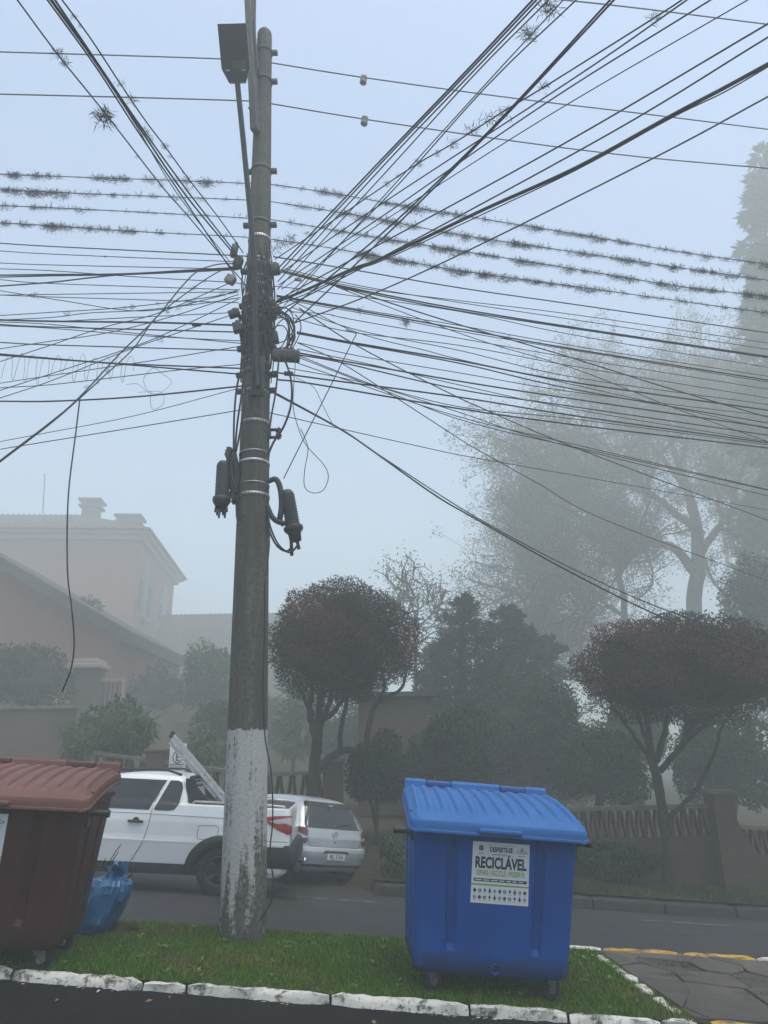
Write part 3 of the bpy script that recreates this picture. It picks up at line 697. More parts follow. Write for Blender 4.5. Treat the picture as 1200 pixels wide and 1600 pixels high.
def perforated(py, hgt=.04):
    z = pole_at_px(py); r_ = pole_r(z)+.006; mb = MB()
    mb.lathe([(r_-.008, -hgt/2), (r_, -hgt/2), (r_, hgt/2), (r_-.008, hgt/2)], 36, 0, PM(z)); o = mb.build('perforated_strap', M_STEEL, pole)
    mb = MB(); n = 30
    for k_ in range(n):
        a = 2*math.pi*k_/n; Mh = PM(z) @ Matrix.Rotation(a, 4, 'Z') @ Matrix.Translation((r_+.0015, 0, 0)) @ Matrix.Rotation(math.pi/2, 4, 'Y')
        mb.add([(.010*math.cos(q), .008*math.sin(q), 0) for q in np.linspace(0, 2*math.pi, 8, endpoint=False)], [tuple(range(8))], 0, Mh)
    mb.build('holes', M_LAMP, o)['kind'] = 'stuff'
for py in (83, 128): strap(py, .05, M_POLE, True, 'collar', .012)
for py in (268, 352): strap(py, .04, M_EXT, True, 'clamp', .008)
for py in (378, 412, 418, 440, 452, 466, 488, 503, 516, 530): strap(py, rng.uniform(.018, .035), M_STEEL, False, 'strap', .007)
for py in (424, 478, 496, 545): strap(py, .05, M_LAMP, True, 'clamp', .012)
strap(572, .03, M_STEEL, False); strap(586, .05, M_EXT, True, 'clamp', .010); strap(611, .03, M_LAMP, True, 'clamp', .008)
for py in (377, 617, 665, 778): perforated(py)
for py in (711, 760): strap(py, .014, M_STEEL, False)
strap(726, .03, M_ALU, False)
# steel extension bolted beside the head of the pole
def loc_(p): return tuple(np.array(p)-PB)
E0, E1 = aty(399, 205, PB[1]-.13), aty(386, -70, PB[1]-.02)
mb = MB(); dv = Vector(E1-E0); L = dv.length; Mx = Matrix.Translation(Vector(E0)) @ dv.to_track_quat('Z', 'Y').to_matrix().to_4x4()
ext = empty('pole_extension', E0); tag(ext, 'grey steel beam bolted beside the pole head, rising out of view', 'steel beam')
mb.rbox((0, 0, L/2), (.105, .09, L), .010, 0, Matrix.Translation(-Vector(E0)) @ Mx); mb.build('beam', M_EXT, ext)
for tt in (.08, .34, .52):
    mb = MB(); mb.box((-.06, 0, L*tt), (.06, .06, .045), 0, Matrix.Translation(-Vector(E0)) @ Mx); mb.tube([(-.12, 0, L*tt), (.13, 0, L*tt)], .012, 6, 0, True, Matrix.Translation(-Vector(E0)) @ Mx); mb.build('bolt', M_LAMP, ext)
mb = MB(); q0 = aty(404, 118, PB[1]-.12); q1 = aty(398, 40, PB[1]-.10); q2 = aty(401, -60, PB[1]-.08)
mb.tube(catmull([loc_(q0)+np.array(0) if False else np.array(q0)-E0, np.array(q1)-E0, np.array(q2)-E0], 6), .016, 6); mb.build('earth_cable', M_CABLE, ext)

# ------------------------------------------------------------------ street lamp on its long arm
A0 = aty(403, 606, PB[1]-pole_r(5.6)-.05); A1 = aty(371, 130, PB[1]-1.15)
lamp = empty('street_lamp', A0); tag(lamp, 'dark flat street lamp on a long raking tube clamped to the pole', 'street lamp')
mb = MB(); mid = aty(396, 400, PB[1]-.50); pts = [A0-A0, (np.array(aty(401, 560, PB[1]-pole_r(5.6)-.07))-A0), mid-A0, np.array(aty(383, 250, PB[1]-.85))-A0, A1-A0]
mb.tube(catmull(pts, 8), .030, 12); mb.build('arm', M_LAMP, lamp)
mb = MB(); Mb = Matrix.Translation(Vector(aty(403.5, 588, PB[1]-pole_r(5.6)-.025))-Vector(A0)); mb.rbox((0, 0, 0), (.13, .03, .46), .006, 0, Mb)
for s2 in (-1, 1): mb.rbox((s2*.06, -.03, 0), (.012, .06, .44), .003, 0, Mb)
mb.build('bracket', M_LAMP, lamp)
H1 = aty(363, 38, PB[1]-1.50)
ax = Vector(H1-A1); HL = ax.length; ax.normalize(); sx_ = Vector((1, 0, 0)); sx_ = (sx_-ax*sx_.dot(ax)).normalized(); nz_ = sx_.cross(ax)
Ml = Matrix(((sx_.x, ax.x, nz_.x, A1[0]-A0[0]), (sx_.y, ax.y, nz_.y, A1[1]-A0[1]), (sx_.z, ax.z, nz_.z, A1[2]-A0[2]), (0, 0, 0, 1)))
mb = MB(); out = [(-.085, 0), (.085, 0), (.15, HL*.24), (.15, HL), (-.15, HL), (-.15, HL*.24)]
mb.prism(out, -.035, .035, 0, Ml); hd = mb.build('lamp_head', M_LAMP, lamp)
mb = MB(); mb.box((0, HL*.68, .037), (.255, HL*.52, .008), 0, Ml); mb.box((0, HL*.68, -.037), (.255, HL*.52, .008), 0, Ml); mb.build('panel', M_LENS, hd)
mb = MB(); mb.box((.05, HL*.31, .040), (.15, HL*.13, .010), 0, Ml); mb.box((.05, HL*.31, -.040), (.15, HL*.13, .010), 0, Ml); mb.build('diffuser', M_LEDP, hd)
for s2 in (-1, 1):
    mb = MB(); mb.box((s2*.085, HL*.215, .038), (.046, .014, .008), 0, Ml); mb.box((s2*.085, HL*.215, -.038), (.046, .014, .008), 0, Ml); mb.build('slot', M_CLEAR, hd)

# ------------------------------------------------------------------ splice closures, brackets, coil on the pole
PY = PB[1]
def cable(name, pts, r, label, group=None, m=None, n=6, seg=8, cat='cable', parent=None):
    mb = MB(); mb.tube(catmull(pts, seg), r, n); o = mb.build(name, m or M_CABLE, parent)
    if parent is None: tag(o, label, cat, group)
    return o
c0 = aty(346, 788, PY-.12); cl = empty('splice_closure', c0); tag(cl, 'round-topped black cable splice closure hanging left of the pole', 'splice closure')
h0 = aty(346, 722, PY-.12)[2]-c0[2]
mb = MB(); pr = [(.0, -.04), (.05, -.04), (.075, .0), (.092, .03), (.092, .07), (.074, .075)]
for i in range(9): z = .08+(h0-.12)*i/9; pr += [(.070, z), (.073, z+.02), (.070, z+.035)]
pr += [(.068, h0-.03), (.05, h0), (.0, h0+.008)]
mb.lathe(pr, 22); mb.build('dome', M_BLACK, cl)
mb = MB()
for k_ in range(7): mb.tube([(-.05+.018*k_, -.02+.02*(k_ % 3), -.03), (-.055+.02*k_, -.02, -.09-.03*(k_ % 3))], .011, 6)
mb.build('cable_port', M_BLACK, cl)
mb = MB(); mb.box((.10, .05, .12), (.12, .05, .06)); mb.box((.10, .05, .34), (.12, .05, .05)); mb.build('bracket', M_LAMP, cl)
bn = empty('cable_bundle', aty(366, 782, PY-.05)); tag(bn, 'thick black strapped bundle of cables between left closure and pole', 'cable bundle')
for k_ in range(16):
    ox, oy = rng.uniform(-.05, .05), rng.uniform(-.06, .06); b0 = np.array(aty(370+rng.uniform(-6, 5), 775+rng.uniform(-8, 14), PY-.08)); b1 = np.array(aty(361+rng.uniform(-9, 8), 706+rng.uniform(-8, 4), PY-.08))
    B = np.array(bn.location); mb = MB(); mb.tube(catmull([b0+(0, oy, 0)-B, (b0*.5+b1*.5)+(ox, oy, 0)-B, b1+(0, oy*.4, 0)-B], 5), .017, 6); mb.build('strand', M_BLACK, bn)
c1 = aty(462, 845, PY-.02); c2 = aty(448, 768, PY-.02); cr = empty('splice_closure', c1); tag(cr, 'ribbed black cable splice closure tilted out on the right of the pole', 'splice closure')
dv = Vector(c2-c1); L = dv.length; Mc = dv.to_track_quat('Z', 'Y').to_matrix().to_4x4()
mb = MB(); pr = [(.0, .0), (.06, .0), (.066, .08), (.085, .10), (.10, .12), (.10, .15), (.078, .16)]
for i in range(11): z = .17+(L-.20)*i/11; pr += [(.066, z), (.076, z+.012), (.066, z+.026)]
pr += [(.066, L-.02), (.045, L+.01), (0, L+.012)]
mb.lathe(pr, 22, 0, Mc); mb.build('body', M_BLACK, cr)
mb = MB(); mb.box((-.06, -.02, .30), (.08, .06, .42), 0, Mc); mb.build('mount', M_BLACK, cr)
mb = MB(); mb.tube([(.0, -.1, .22), (-.10, -.13, .27), (-.17, -.12, .24)], .013, 6, 0, True, Mc); mb.build('clip', M_ALU, cr)
for q, (a, b_) in enumerate((((455, 845), (456, 868)), ((464, 843), (467, 858)))):
    mb = MB(); mb.tube([np.array(aty(*a, PY-.03))-c1, np.array(aty(*b_, PY-.03))-c1], .018, 8); mb.build('cable_port', M_BLACK, cr)
arm = [aty(419, 752, PY-.05), aty(431, 749, PY-.05), aty(438, 764, PY-.05), aty(440, 790, PY-.05), aty(437, 812, PY-.04)]
cable('conduit', arm, .030, 'fat black conduit arching from the pole to the right closure', None, M_BLACK, 8, cat='conduit')
cable('conduit', [aty(417, 790, PY-.05), aty(424, 806, PY-.05), aty(434, 815, PY-.05), aty(447, 818, PY-.05)], .028, 'fat black conduit curling under the right closure', None, M_BLACK, 8, cat='conduit')
cable('cable', [aty(416, 808, PY-.06), aty(421, 830, PY-.06), aty(432, 852, PY-.06), aty(446, 861, PY-.05), aty(455, 855, PY-.05), aty(456, 838, PY-.04)], .011, 'inner black cable loop drooping below the right closure')
cable('cable', [aty(417, 800, PY-.06), aty(424, 828, PY-.06), aty(436, 852, PY-.06), aty(452, 863, PY-.05), aty(464, 853, PY-.05), aty(466, 842, PY-.04)], .011, 'outer black cable loop drooping below the right closure')
for q, pts in enumerate((((369, 786), (370, 808), (373, 812), (375, 800)), ((374, 786), (374, 806), (377, 813)))):
    cable('cable', [aty(*a, PY-.15) for a in pts], .009, ('outer' if q == 0 else 'inner')+' thin cable loop hanging under the left closure')
# insulator rack on the right at 678
z = pole_at_px(678); rk = empty('insulator_rack', pole_pt(z)); tag(rk, 'small black iron rack with spool on the right of the pole', 'insulator rack')
mb = MB(); r_ = pole_r(z)
for dz in (-.045, .045): mb.box((r_+.06, 0, dz), (.13, .05, .014))
mb.box((r_+.01, 0, 0), (.014, .05, .11)); mb.tube([(r_+.10, 0, -.075), (r_+.10, 0, .075)], .009, 6); mb.build('iron', M_BLACK, rk)
mb = MB(); mb.lathe([(.015, -.036), (.034, -.032), (.034, -.016), (.02, 0), (.034, .016), (.034, .032), (.015, .036)], 12, 0, Matrix.Translation((r_+.10, 0, 0))); mb.build('spool', M_BLACK, rk)
# coil of slack cable
cc_ = aty(438, 522, PY-.10); coil = empty('cable_coil', cc_); tag(coil, 'loose coil of slack black cable hung right of the pole', 'cable coil')
for k_ in range(14):
    mb = MB(); a_, b_ = rng.uniform(.10, .20), rng.uniform(.20, .31); ph = rng.uniform(0, 6); ox, oz, oy = rng.normal()*.025, rng.normal()*.03, rng.uniform(-.06, .06)
    mb.tube([(ox+a_*math.cos(t_+ph)*(1+.08*math.sin(3*t_+k_)), oy+.02*math.sin(2*t_), oz+b_*math.sin(t_+ph)*(1+.06*math.cos(2*t_+k_))) for t_ in np.linspace(0, 2*math.pi*.98, 26)], .0065, 5); mb.build('turn', M_CABLE, coil)
def small_box(name, px, py, Y, d, rz, label, m=M_LAMP, cat='cable clamp', rot=(0,0,0)):
    o = MB().rbox((0, 0, 0), d, min(d)*.2).rbox((d[0]*.1, 0, d[2]*.55), (d[0]*.4, d[1]*.7, d[2]*.3), min(d)*.08).build(name, m); o.location = aty(px, py, Y); o.rotation_euler = rot; tag(o, label, cat); return o
small_box('junction_box', 447, 556, PY-.16, (.30, .10, .12), 0, 'grey junction box beneath the cable coil', M_LAMP, 'junction box', (0, .08, 0))
small_box('junction_box', 360, 437, PY-.12, (.11, .08, .10), 0, 'small beige box on a diagonal cable left of the pole', M_SLEEVE, 'junction box', (0, .5, 0))
small_box('cable_tag', 466, 437, PY-.05, (.085, .02, .035), 0, 'pale tag under the beige sleeve, nearer the pole', M_SLEEVE, 'cable tag', (0, .2, 0))
small_box('cable_tag', 539, 451, PY+.05, (.085, .02, .030), 0, 'pale tag at the far end of the beige sleeve', M_SLEEVE, 'cable tag', (0, .2, 0))
small_box('cable_tag', 307, 508, PY+.1, (.10, .02, .030), 0, 'flat tag on a thick cable left of the pole', M_LAMP, 'cable tag', (0, .05, 0))
small_box('cable_tag', 451, 584, PY-.1, (.10, .04, .04), 0, 'grey clip on the low cable right of the pole', M_LAMP, 'cable tag', (0, .1, 0))
for q, (px, py, d, lb) in enumerate(((366, 392, (.07, .07, .16), 'upper'), (372, 410, (.10, .08, .12), 'second'), (366, 490, (.13, .08, .08), 'third'), (371, 512, (.10, .08, .12), 'lowest'))):
    small_box('cable_clamp', px, py, PY-.05, d, 0, lb+' of the dark cable clamps on the left flank of the pole', M_LAMP, 'cable clamp', (0, rng.uniform(-.4, .4), 0))
for q, (px, py, d, lb) in enumerate(((430, 421, (.11, .09, .12), 'upper'), (432, 485, (.10, .08, .08), 'second'), (428, 528, (.10, .08, .14), 'third'), (430, 585, (.06, .06, .05), 'lowest'))):
    small_box('cable_clamp', px, py, PY-.05, d, 0, lb+' of the dark cable clamps on the right flank of the pole', M_LAMP, 'cable clamp', (0, rng.uniform(-.4, .4), 0))
# the tangle wrapped round the middle of the pole
mb = MB()
for k_ in range(70):
    za, zb = pole_at_px(rng.uniform(385, 520)), pole_at_px(rng.uniform(430, 600)); a0_, a1_ = rng.uniform(-3.4, .3), rng.uniform(-3.4, .3); pts = []
    for t_ in np.linspace(0, 1, 12):
        z = za+(zb-za)*t_; a = a0_+(a1_-a0_)*t_; r_ = pole_r(z)+.012+.05*math.sin(math.pi*t_)*rng.uniform(.4, 1.0); q = pole_pt(z); pts.append((q[0]+r_*math.cos(a), q[1]+r_*math.sin(a), z))
    mb.tube(catmull(pts[::3]+[pts[-1]], 4), rng.uniform(.005, .010), 5)
tag(mb.build('cable_tangle', M_CABLE), 'dense tangle of thin black cables wrapped round the middle of the pole', 'cables', kind='stuff')
# vertical cables down the flanks
for q, (pts, r_, lb) in enumerate((
    (((384, 556), (371, 600), (366, 650), (365, 705)), .011, 'outermost of the three cables down to the left closure'),
    (((382, 575), (377, 620), (371, 660), (367, 705)), .011, 'middle one of the three cables down to the left closure'),
    (((384, 600), (381, 640), (375, 675), (369, 705)), .011, 'innermost of the three cables down to the left closure'),
    (((440, 550), (454, 590), (455, 630), (444, 665), (428, 690), (419, 710)), .012, 'black cable bowed out from the junction box back to the pole'),
    (((436, 556), (431, 610), (424, 650), (419, 690)), .010, 'black cable running straight down from the junction box'),
    (((414, 900), (413, 1000), (411, 1080), (414, 1150), (424, 1210), (426, 1280), (422, 1330), (427, 1375), (425, 1405), (407, 1437)), .007, 'thin wire dangling down the right flank of the pole to its foot'),
    (((420, 815), (421, 850), (416, 900)), .006, 'short thin wire beside the pole under the conduits'))):
    Y = PY-.22 if q < 5 else PY-.24
    cable('cable', [aty(*a, Y) for a in pts], r_, lb)
# ------------------------------------------------------------------ overhead wires
def wire(px, Y0, Y1, r, label, group=None, ext0=0.0, ext1=25.0, m=None, name='cable', Z1=None, seg=7, cat='cable', build=True):
    """px: image points along the wire; Y0, Y1: distance of its two ends from the camera plane (or Z1 = height of the far end)"""
    P = [np.array(p, float) for p in px]; d_ = np.cumsum([0]+[np.linalg.norm(P[i+1]-P[i]) for i in range(len(P)-1)]); d_ /= d_[-1]
    if Z1 is not None: Y1 = atz(P[-1][0], P[-1][1], Z1)[1]
    # a straight run in space projects to equal steps of 1/Y
    pts = [aty(p[0], p[1], 1.0/((1-t)/Y0+t/Y1)) for p, t in zip(P, d_)]
    pts = catmull(pts, seg)
    if ext1: v_ = pts[-1]-pts[-3]; v_ /= np.linalg.norm(v_); pts += [pts[-1]+v_*ext1*.3, pts[-1]+v_*ext1]
    if ext0: v_ = pts[0]-pts[2]; v_ /= np.linalg.norm(v_); pts = [pts[0]+v_*ext0, pts[0]+v_*ext0*.3]+pts
    if not build: return pts
    mb = MB(); mb.tube(pts, r*.82, 5); o = mb.build(name, m or M_CABLE); tag(o, label, cat, group); return o
LEFT, RIGHT, UPR, UPL = [], [], [], []
def number(lst, fmt):
    for k_, (y_, o) in enumerate(sorted(lst, key=lambda e_: e_[0])): o['label'] = fmt(ORD[k_])
YL, YR = PY+.5, PY+2.0
pl = PY-.02
# the two upper power lines cross the pole; a third crosses the top right corner
wire([(0, 81), (200, 87), (345, 92), (412, 96), (424, 98), (568, 121), (800, 153), (1000, 177), (1200, 202)], YL, YR, .012, 'upper bare grey power line near the pole head, carrying a spool', 'bare power lines', 12, 25, M_CABLEG, 'power_line', cat='power line')
wire([(0, 147), (200, 152), (395, 158), (424, 162), (569, 186), (800, 220), (1000, 245), (1200, 263)], YL, YR, .012, 'lower bare grey power line near the pole head, carrying a spool', 'bare power lines', 12, 25, M_CABLEG, 'power_line', cat='power line')
wire([(873, -1), (1000, 13), (1200, 38)], PY+.6, PY+1.4, .013, 'bare grey power line crossing the upper right corner of the sky', 'bare power lines', 18, 25, M_CABLEG, 'power_line', cat='power line')
for px, py, lb in ((568, 126, 'upper'), (569.5, 190, 'lower')):
    o = MB().lathe([(0, -.075), (.035, -.075), (.05, -.06), (.052, -.03), (.04, -.012), (.052, .005), (.052, .04), (.045, .06), (.02, .07), (0, .07)], 16).build('insulator', M_CERAM); o.location = aty(px, py-1.5, PY+1.12); o.rotation_euler = (.1, .15, 0)
    tag(o, 'grey ceramic spool insulator on the '+lb+' bare power line', 'insulator')
# four wires overgrown with air plants
MOSS = [
    ([(0, 272), (130, 277), (250, 281), (395, 287), (430, 289), (520, 302), (600, 316), (730, 338), (920, 369), (1060, 393), (1200, 413)], 'topmost', [(0, 30), (50, 62), (70, 90), (140, 200), (225, 240), (300, 330)], [(440, 480, .4), (490, 540), (600, 640), (640, 735), (760, 800, .5), (815, 930), (930, 985), (1000, 1200, .55)]),
    ([(0, 296), (120, 302), (250, 307), (395, 313), (430, 316), (520, 330), (600, 344), (720, 367), (920, 397), (1060, 418), (1200, 438)], 'second', [(0, 110), (110, 180, .5), (210, 280, .4)], [(450, 560, .6), (560, 660), (680, 740), (740, 810), (800, 860), (890, 1000), (1000, 1100), (1100, 1180)]),
    ([(0, 321), (130, 327), (250, 333), (390, 341), (430, 344), (520, 359), (600, 373), (720, 392), (920, 424), (1060, 447), (1200, 463)], 'third', [(0, 70, .5), (70, 150, .3), (200, 245, .4)], [(500, 600, .4), (600, 700), (690, 790), (800, 900), (910, 1000), (1020, 1130), (1150, 1200)]),
    ([(0, 348), (100, 354), (200, 361), (300, 366), (390, 371), (440, 376), (520, 388), (600, 402), (720, 423), (945, 454), (1060, 470), (1200, 489)], 'lowest', [(0, 60, .6), (70, 215), (235, 270, .5)], [(430, 490, .5), (560, 640), (640, 760), (760, 850), (850, 947), (980, 1120, .35), (1150, 1200, .6)])]
TUFT_COLS = [(.026,.032,.018), (.036,.042,.024), (.020,.025,.015), (.05,.055,.032)]
def tuft_leaves(P, n_, size, L_, S_, K_):
    pass
def moss_along(pts, runs, label):
    """scraggly air plants along a wire: pts world polyline, runs in image x"""
    X = np.array([600+FPX*np.dot(p-CAM, RV)/np.dot(p-CAM, F) for p in pts]); A = np.array(pts); pos = []; up = []; size = []
    for r_ in runs:
        a, b_ = r_[0], r_[1]; dens = r_[2] if len(r_) > 2 else 1.0
        if b_ <= a: continue
        nclump = max(1, int((b_-a)/3.0*dens))
        for _ in range(nclump):
            x_ = rng.uniform(a, b_); base = np.array([np.interp(x_, X, A[:, k_]) for k_ in range(3)])
            big = rng.gamma(2.2, .42)*dens**.5
            for q in range(int(34+80*big)):
                e = rng.normal(size=3); e /= np.linalg.norm(e); e[2] = e[2]*.9-.32
                pos.append(base+rng.normal(size=3)*np.array([.030, .015, .014])*(.5+big*.6)+np.array([0, 0, -.012*big])); up.append(e); size.append(rng.uniform(.010, .033)*(.55+.45*big))
            for q in range(rng.integers(0, 5)):       # flower stalks standing up
                pos.append(base+rng.normal(size=3)*.01); up.append(np.array([rng.normal()*.55+.15, rng.normal()*.3, 1.0])); size.append(rng.uniform(.03, .085))
    n = len(pos)
    if n == 0: return
    o = leaf_mesh('air_plants', np.array(pos), np.array(size), pick(TUFT_COLS, n, .3), None, aspect=.12, up=np.array(up), flop=.15); tag(o, label, 'air plants', kind='stuff')
for px, w_, lr, rr in MOSS:
    wire(px, YL, YR, .0075, w_+' of the four plant-covered wires crossing the pole', 'plant-covered wires', 12, 25)
    pts = wire(px, YL, YR, .0075, '', None, 0, 0, build=False)
    moss_along(pts, lr+rr+[(0, 390, .22), (430, 1200, .30)], 'scraggly air plants growing along the '+w_+' plant-covered wire')
# wires leading left
LB = 'black telephone cable in the tangle running left from the pole'; LG = 'cables running left from the pole'
LT = 'thin black telephone wire in the tangle running left from the pole'; LTG = 'thin wires running left from the pole'
for px, r_ in (
    ([(0, 380), (80, 385), (363, 399), (385, 401)], .009), ([(0, 430), (80, 429), (192, 428), (300, 422), (373, 418)], .012), ([(0, 433), (80, 431), (192, 429), (290, 425), (373, 421)], .010),
    ([(0, 447), (80, 441), (192, 429), (347, 421), (378, 418)], .011), ([(0, 500), (80, 502), (240, 504), (365, 508)], .014), ([(0, 507), (80, 511), (373, 519), (385, 520)], .010),
    ([(0, 535), (80, 539), (384, 548)], .009), ([(0, 553), (80, 560), (187, 568), (384, 576)], .011), ([(0, 555), (80, 561), (187, 569), (379, 585)], .011), ([(0, 627), (80, 627), (213, 620), (381, 603)], .012)):
    LEFT.append((px[0][1]+.001*px[1][1], wire(px, YL, pl, r_, LB, LG, 12, 0)))
for px in (
    [(0, 392), (80, 397), (368, 409)], [(0, 411), (80, 414), (347, 420), (380, 420)], [(0, 420), (80, 423), (219, 433), (357, 441), (385, 446)], [(0, 437), (80, 443), (373, 453)],
    [(0, 461), (80, 460), (373, 456)], [(0, 461), (80, 464), (373, 473)], [(0, 493), (80, 488), (187, 481), (309, 467), (373, 456)], [(0, 500), (80, 496), (140, 489), (219, 485), (309, 475), (376, 465)],
    [(0, 499), (80, 502), (208, 496), (373, 488)], [(0, 503), (80, 507), (213, 521), (381, 537)], [(0, 509), (80, 513), (230, 525), (381, 533)], [(0, 545), (80, 533), (168, 520), (267, 495), (373, 460)],
    [(0, 565), (80, 539), (160, 512), (251, 488), (357, 443)], [(0, 610), (80, 584), (213, 540), (288, 508), (373, 467)], [(0, 622), (80, 595), (192, 550), (251, 529), (347, 497), (378, 487)], [(0, 606), (80, 601), (187, 589), (290, 577), (381, 569)], [(180, 572), (260, 560), (381, 540)], [(80, 467), (220, 486), (330, 466), (375, 452)]):
    o = wire(px, YL, pl, .0065, LT, LG, 12, 0); LEFT.append((px[0][1]+.001*px[1][1] if px[0][0] < 5 else px[0][1]+(10 if px[0][0] < 100 else 40), o))
number(LEFT, lambda w_: 'black cable left of the pole, '+w_+' from the top at the left picture edge')
wire([(0, 690), (80, 675), (213, 649), (368, 608)], YL, pl, .0055, 'upper of two pale thin wires sagging left below the tangle', None, 12, 0, M_CABLEG)
wire([(0, 702), (80, 689), (229, 665), (380, 640)], YL, pl, .007, 'lower of two pale thin wires sagging left below the tangle', None, 12, 0, M_CABLEG)
wire([(-40, 752), (0, 720), (80, 659), (125, 620), (187, 553), (240, 501), (283, 449), (309, 424), (341, 413), (375, 412)], PY-1.2, pl-.05, .009, 'black cable dropping steeply to the left from the pole, upper one', 'steep cables to the left', 8, 0)
wire([(-40, 755), (0, 722), (80, 661), (125, 622), (160, 590), (208, 545), (245, 495), (301, 451), (341, 425), (378, 412)], PY-1.25, pl-.05, .008, 'black cable dropping steeply to the left from the pole, lower one', 'steep cables to the left', 8, 0)
wire([(125, 622), (118, 680), (108, 760), (105, 830), (106, 900), (112, 950), (116, 1005), (111, 1045), (97, 1081)], PY-.95, PY-1.0, .0085, 'loose black wire dangling in front of the pink house', None, 0, 0)
# pale spirals of loose wire on the left
def squiggle(pts, Y, label, r=.0026): cable('loose_wire', [aty(a, b_, Y+rng.normal()*.03) for a, b_ in pts], r, label, None, M_CABLEL, 4, 6, 'loose wire')
sp_ = []
for k_ in range(11):
    x_ = 2+k_*19
    sp_ += [(x_, 592+rng.normal()*5), (x_+6, 570+rng.normal()*4), (x_+13, 556+rng.normal()*3), (x_+18, 566), (x_+16, 586+rng.normal()*5)]
squiggle(sp_, YL-.1, 'pale curly loose wire wound along a cable left of the pole')
squiggle([(197, 601), (215, 600), (232, 613), (250, 614), (268, 597), (255, 585), (240, 575), (225, 590), (228, 606), (238, 613)], PY+.3, 'pale loose wire knotted into a figure of eight, left of the pole')
squiggle([(236, 614), (235, 630), (240, 640), (254, 632), (256, 620), (250, 612), (236, 612), (215, 613)], PY+.3, 'small pale wire loop hanging below the figure of eight')
# the fan of wires leading right along the street
RB = 'thick black cable in the dense fan running right from the pole'; RG = 'thick cables running right from the pole'
RT = 'thin black wire in the dense fan running right from the pole'; RTG = 'thin wires running right from the pole'
for px, r_ in (
    ([(427, 401), (549, 421), (720, 450), (900, 476), (1200, 520)], .010), ([(525, 445), (613, 463), (720, 483), (900, 512), (1200, 557)], .012), ([(525, 447), (613, 466), (720, 486), (900, 514), (1200, 559)], .010),
    ([(432, 463), (523, 479), (627, 497), (720, 514), (900, 546), (1200, 594)], .012), ([(464, 519), (549, 535), (720, 564), (900, 598), (1200, 641)], .013), ([(464, 521), (549, 537), (720, 568), (900, 609), (1200, 661)], .010),
    ([(464, 551), (536, 564), (720, 596), (900, 624), (1200, 668)], .012), ([(469, 555), (536, 567), (720, 609), (900, 636), (1200, 680)], .010), ([(424, 581), (501, 592), (720, 621), (900, 650), (1200, 692)], .012), ([(432, 593), (496, 601), (720, 639), (900, 664), (1200, 700)], .012),
    ([(470, 430), (525, 446), (640, 483), (720, 508), (880, 555), (1040, 605), (1200, 652)], .010)):
    RIGHT.append((px[-1][1], wire(px, pl, YR, r_, RB, RG, 0, 25)))
for px in (
    [(445, 420), (565, 447), (720, 473), (900, 500), (1200, 546)], [(445, 423), (565, 450), (720, 470), (900, 492), (1200, 536)], [(427, 447), (512, 457), (720, 487), (900, 524), (1200, 574)], [(432, 461), (523, 477), (627, 494), (720, 509), (900, 541), (1200, 588)],
    [(432, 466), (523, 482), (627, 500), (720, 518), (900, 548), (1200, 597)], [(453, 487), (512, 491), (549, 499), (720, 529), (900, 560), (1200, 608)], [(453, 468), (557, 519), (667, 548), (720, 562), (900, 602), (1200, 670)], [(459, 497), (549, 519), (720, 540), (900, 573), (1200, 622)],
    [(455, 480), (560, 516), (720, 548), (900, 590), (1200, 632)], [(464, 535), (560, 556), (720, 583), (900, 613), (1200, 650)], [(464, 545), (600, 574), (720, 602), (900, 640), (1200, 690)], [(464, 567), (560, 600), (720, 652), (900, 695), (1200, 765)],
    [(450, 575), (560, 596), (720, 636), (900, 655), (1200, 695)], [(460, 553), (580, 600), (720, 645), (860, 690), (1200, 775)], [(460, 556), (600, 610), (740, 662), (960, 712), (1200, 766)], [(525, 448), (640, 492), (760, 535), (900, 577), (1060, 640), (1200, 690)]):
    RIGHT.append((px[-1][1]+.1, wire(px, pl, YR, .0065, RT, RG, 0, 25)))
number(RIGHT, lambda w_: 'black cable right of the pole, '+w_+' of the fan at the right picture edge')
cable('cable_sleeve', [aty(440, 423, pl), aty(480, 433, pl+.05), aty(525, 445, pl+.12)], .022, 'beige protective sleeve on a thick cable right of the pole', None, M_SLEEVE, 8, cat='cable sleeve')
wire([(467, 481), (539, 529), (608, 567), (720, 623), (740, 632), (900, 700), (1200, 813)], pl, YR+2, .009, 'black cable cutting steeply down across the right-hand fan, upper one', None, 0, 25)
wire([(464, 535), (533, 567), (629, 628), (720, 687), (740, 699), (840, 755), (947, 813), (1200, 908)], pl, YR+3, .0075, 'thin black cable cutting steeply down across the right-hand fan, lower one', None, 0, 25)
wire([(421, 645), (528, 669), (667, 700), (740, 715), (950, 752), (1200, 797)], pl, YR+3, .0065, 'single thin wire crossing the empty fog below the right-hand fan', None, 0, 25)
wire([(421, 609), (528, 668), (576, 700), (677, 772), (740, 809), (893, 895), (1047, 970), (1200, 1027)], pl, 9.2, .012, 'lower black drop cable sweeping down to the right past the topiary', None, 0, 20)
wire([(421, 611), (530, 670), (600, 716), (740, 806), (893, 888), (1047, 956), (1200, 1004)], pl, 9.5, .0085, 'upper black drop cable sweeping down to the right past the topiary', None, 0, 20)
cable('cable', [aty(a, b_, PY-.2) for a, b_ in ((443, 748), (467, 700), (508, 620), (549, 537), (556, 522), (540, 515))], .0055, 'slack thin wire slanting up across the right-hand fan', None, M_CABLE)
cable('loose_wire', [aty(a, b_, PY-.2) for a, b_ in ((462, 560), (458, 630), (465, 665), (478, 695), (505, 725), (513, 745), (505, 766), (488, 770), (476, 760), (476, 735), (481, 700), (470, 670))], .0045, 'slack pale wire looping down beside the pole, below the coil', None, M_CABLEG, 5)
